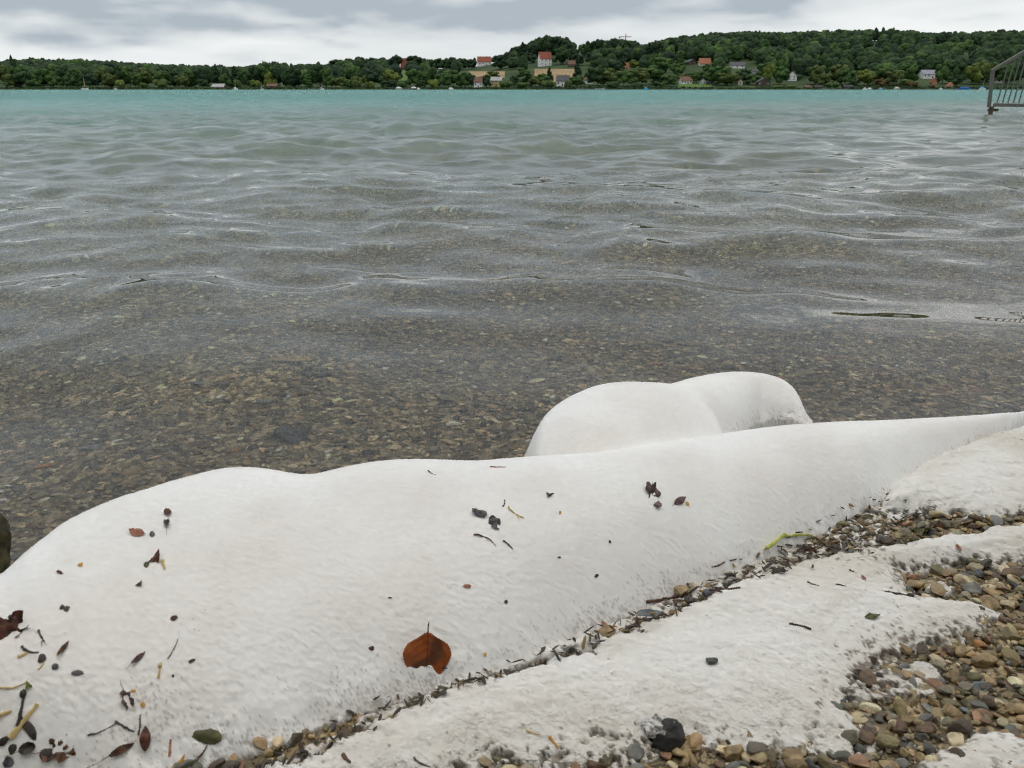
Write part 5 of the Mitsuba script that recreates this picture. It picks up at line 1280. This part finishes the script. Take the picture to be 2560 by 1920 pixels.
twig(398, 1680, 28, 90, 6, 'straw', 'tan sprout below the hair thin twig', 0.03, knob=True); scrap(433, 1691, 6, 6, 0, 'black', 'black dot below the tan sprout')
leaf(1198, 1285, 44, 160, 'slate', 'upper left of two slate grey leaves in the middle foam', OVAL, 0.75, 0.3, 0.1, rough_=0.5); leaf(1236, 1308, 46, 120, 'slate', 'lower right of two slate grey leaves in the middle foam', OVAL, 0.85, 0.4, 0.15, rough_=0.5)
twig(1259, 1259, 24, 75, 4, 'brown', 'short brown stem above the slate grey leaves', 0.1); twig(1290, 1282, 50, -35, 4, 'straw', 'fine forked straw right of the slate grey leaves', 0.1, fork=1)
twig(1212, 1351, 62, -28, 4, 'brown', 'curved thin twig under the slate grey leaves', -0.14); twig(1270, 1364, 32, -42, 4, 'black', 'short thin dark twig right of the curved one', -0.05)
leaf(1375, 1239, 24, 5, 'black', 'black heart shaped leaf scrap right of the slate grey leaves', WEDGE, 1.0, 0.2, 0, vein=False)
leaf(1632, 1240, 84, 100, 'purple', 'upright purple brown leaf half sunk in the foam, left of a pair', TORN, 0.65, 0.5, 0.0, rough_=0.5); leaf(1698, 1254, 44, 30, 'purple', 'folded purple brown leaf half sunk in the foam, right of a pair', LENS, 1.0, 0.8, 0.2); scrap(1718, 1260, 11, 9, 0, 'orange', 'orange crumb at the folded purple brown leaf')
scrap(1524, 1355, 7, 7, 0, 'black', 'black dot in the open foam below the purple leaves'); scrap(1398, 1394, 4, 10, 0, 'black', 'black sliver in the open foam, left of two'); scrap(1491, 1440, 7, 12, 20, 'black', 'black sliver in the open foam, right of two')
scrap(1168, 1466, 9, 18, 0, 'rosy', 'rosy scrap in the middle of the foam bank'); scrap(1265, 1505, 9, 8, 0, 'black', 'dark bead in the middle of the foam bank', 'seed', 'seed'); scrap(1400, 1283, 9, 7, 0, 'orange', 'orange bead below the black heart shaped leaf', 'seed', 'seed'); scrap(929, 1622, 10, 13, 0, 'brown', 'brown bead left of the orange brown toothed leaf', 'seed', 'seed'); scrap(1212, 1638, 8, 8, 0, 'orange', 'orange bead right of the orange brown toothed leaf', 'seed', 'seed'); scrap(975, 1495, 3, 10, 0, 'darkred', 'dark red sliver above the toothed leaf')
twig(1245, 1168, 40, 0, 4, 'rosy', 'pale brown straw on the crest behind the bank', 0.02); twig(1080, 1183, 30, -30, 3, 'slate', 'thin dark hair like stem on the crest of the bank', 0.1)
leaf(1522, 1571, 52, -12, 'rosy', 'reddish leaf lying in the furrow between the foam banks', WEDGE, 0.8, 0.4, 0.2); twig(1551, 1556, 26, 90, 3, 'slate', 'fine upright stem right of the reddish leaf', 0.02); twig(1580, 1562, 36, 25, 6, 'slate', 'dark twig right of the reddish leaf', 0.05)
twig(1652, 1500, 84, 8, 9, 'brown', 'dark brown stick with a knob in the furrow', 0.02, knob=True, fork=1); twig(1812, 1472, 74, 5, 7, 'brown', 'thin brown stick in the furrow right of the knobbed one', 0.06)
twig(1795, 1412, 44, 22, 5, 'brown', 'slanting short twig on the foam above the furrow', 0.04); twig(1832, 1400, 20, 10, 4, 'black', 'tiny black splinter beside the slanting twig', 0.02)
twig(1975, 1358, 190, 12, 9, 'lime', 'long yellow green plant stem across the furrow', -0.10, name='plant_stem', cat='plant stem', lift=0.004)
twig(2240, 1486, 66, -6, 8, 'black', 'dark stick with a thick head on the right foam mat', 0.0, knob=True); leaf(2158, 1447, 22, -50, 'rosy', 'red sliver of leaf on the right foam mat', LENS, 0.8, 0.3, 0, vein=False); twig(2133, 1430, 22, -25, 4, 'black', 'black splinter left of the red sliver', 0.0)
twig(2000, 1567, 50, -14, 7, 'black', 'short black stick in the middle of the lower foam mat', -0.05); twig(2033, 1460, 30, -20, 4, 'slate', 'grey thread left of the black splinter on the right mat', 0.1); twig(2105, 1466, 30, -15, 4, 'slate', 'grey thread right of the first on the right mat', -0.1)
leaf(2180, 1544, 42, 5, 'moss', 'greenish wet leaf scrap on the lower foam mat', LENS, 0.8, 0.2, 0, vein=False)
twig(1385, 1858, 36, -48, 7, 'orange', 'orange tan splinter near the bottom of the lower mat', 0.0); twig(1333, 1832, 34, -18, 5, 'straw', 'pale broken straw above the orange tan splinter', 0.05); twig(868, 1900, 40, -42, 9, 'brown', 'dark stick at the bottom edge of the lower mat', 0.0); twig(1055, 1907, 44, -25, 5, 'slate', 'thin curved stem at the bottom edge', 0.08)
leaf(2020, 1378, 40, 10, 'brown', 'dark curled leaf under the yellow green stem', LENS, 0.9, 0.7, 0.2); leaf(2085, 1375, 44, 15, 'black', 'black wet leaf at the edge of the litter strip', TORN, 0.8, 0.5, 0.2); leaf(2195, 1348, 40, 60, 'slate', 'curled grey leaf in the litter strip', LENS, 0.7, 0.9, 0.2)
leaf(1945, 1432, 50, 10, 'black', 'black leaf lying at the lower end of the litter strip', TORN, 0.7, 0.6, 0.3); twig(1963, 1428, 36, -40, 5, 'straw', 'bent straw blade on the black leaf', 0.2)
leaf(2300, 1335, 64, 30, 'moss', 'dark olive leaf clump in the litter strip, left of two', TORN, 1.0, 0.8, 0, rough_=1.0); leaf(2330, 1320, 52, -20, 'brown', 'dark brown leaf clump in the litter strip, right of two', TORN, 1.0, 0.8, 0, rough_=1.0)
leaf(2160, 1295, 60, 8, 'moss', 'long wet olive leaf at the top of the litter strip', LENS, 0.7, 0.3, 0.2); leaf(2440, 1320, 44, 30, 'darkred', 'reddish brown wet leaf in the litter near the right edge', OVAL, 1.0, 0.6, 0, rough_=0.7); twig(2250, 1303, 40, -30, 5, 'black', 'thin black twig in the litter strip', 0.1, fork=1); twig(2350, 1288, 40, -10, 7, 'slate', 'short dark twig at the foot of the cream foam', 0.1)
leaf(2395, 1372, 24, -60, 'rosy', 'small rosy leaf on the foam right of the litter clump', LENS, 1.0, 0.4, 0.4); twig(2545, 1303, 60, -4, 5, 'brown', 'brown stem running off the right edge', 0.03)

# dark stone capped with foam, oval slate pebble, mossy boulder
p, n = on_surface(1663, 1842)
r = 46 * math.hypot(p[1], CAM_Z - p[2]) / FOCAL
V, f = lump(np.array([p[0], p[1], p[2] + r * 0.1]), (r * 1.0, r * 0.8, r * 0.75), 2, 11, 0.35, 1.2)
st = trimesh.Trimesh(V, f, process=False).subdivide()
v = st.vertices; v += trimesh.Trimesh(v, st.faces, process=False).vertex_normals * (0.0012 * fb(v[:, 0] * 3, v[:, 1] * 3 + v[:, 2] * 2, 60, 3, 5))[:, None]
put('dark_stone__body', tri(v, st.faces), 'mat_stone_black', True)
V, f = lump(np.array([p[0] - r * 0.30, p[1] + r * 0.15, p[2] + r * 0.42]), (r * 0.78, r * 0.62, r * 0.50), 2, 19, 0.6, 2.2)
st = trimesh.Trimesh(V, f, process=False).subdivide()
v = np.array(st.vertices); v += np.array(st.vertex_normals) * (0.0016 * fb(v[:, 0] * 3, v[:, 1] * 3 + v[:, 2] * 2, 90, 3, 5))[:, None]
put('dark_stone__foam_cap', tri(v, st.faces), 'mat_foam_old', True, color=np.tile([0.66, 0.65, 0.64], (len(v), 1)) * np.where(fb(v[:, 0], v[:, 1] + 2 * v[:, 2], 300, 2, 8) > 0.15, 0.25, 1.0)[:, None])
label('dark_stone', 'black rough stone capped with foam near the bottom centre', 'stone')
p, n = on_surface(1777, 1655)
pebble(p[0], p[1], 17 * math.hypot(p[1], CAM_Z - p[2]) / FOCAL, 'dark grey', 'smooth oval slate pebble lying on the foam mat', None, 'pebble', 0.2, 3, (1, .8, .8), 0, p[2])
g = np.random.default_rng(2)
c = on_level(-46, 1405, 0.05)
V, f = lump(np.array([c[0] - 0.045, c[1] + 0.02, 0.03]), (0.050, 0.075, 0.085), 2, 15, 0.35, 1.2)
st = trimesh.Trimesh(V, f, process=False).subdivide().subdivide()
v = np.array(st.vertices); v += np.array(st.vertex_normals) * (0.004 * fb(v[:, 0], v[:, 1] + v[:, 2] * 2, 60, 4, 5))[:, None]
scene['mat_mossy'] = mottled((0.008, 0.006, 0.003), (0.07, 0.06, 0.013), 75, 0.7)
put('mossy_stone', tri(v, st.faces), 'mat_mossy', True)
label('mossy_stone', 'dark mossy stone cut off by the left edge behind the foam', 'stone')

# bits of leaf and twig washed into the furrow
gl = np.random.default_rng(21)
parts = []
while len(parts) < 620:
    u = gl.choice([gl.uniform(640, 1100), gl.uniform(1100, 1560), gl.uniform(1560, 2330), gl.uniform(1900, 2330)], p=[0.16, 0.14, 0.45, 0.25])
    v0 = np.interp(u, [640, 780, 900, 1050, 1310, 1450, 1600, 1800, 1960, 2150, 2330], [1930, 1860, 1815, 1760, 1675, 1618, 1555, 1470, 1400, 1320, 1290])
    v = v0 + gl.normal(0, 22 if u < 1900 else 36)
    d = ray(u, v); y = (0.022 - CAM_Z) / d[2]; x = d[0] * y
    if foam_depth(np.array([x]), np.array([y]))[0] > 0.02: continue
    z = float(surface_z(np.array([x]), np.array([y]))[0])
    s_ = gl.uniform(0.0015, 0.0045); st = gl.uniform(0.25, 0.7)
    V, f = lump(np.zeros(3), (s_ * gl.uniform(1, 2.6), s_ * st, s_ * 0.3), 0, int(gl.integers(999)), 0.6, 1.5)
    a = gl.uniform(0, 6.28); R_ = trimesh.transformations.euler_matrix(gl.normal(0, 0.3), gl.normal(0, 0.3), a)[:3, :3]
    parts.append((V @ R_.T + np.array([x, y, z + 0.004]), f))
cols = np.repeat(np.array([(0.02, 0.016, 0.012), (0.05, 0.03, 0.016), (0.10, 0.055, 0.025), (0.06, 0.06, 0.02), (0.22, 0.15, 0.06)])[gl.choice(5, len(parts), p=[.38, .3, .14, .1, .08])], 12, 0)
put('leaf_litter', join(parts), 'mat_gravel', False, color=cols)
label('leaf_litter', 'dark crumbs of leaf and twig washed into the furrow between the foam banks', 'litter', kind='stuff')
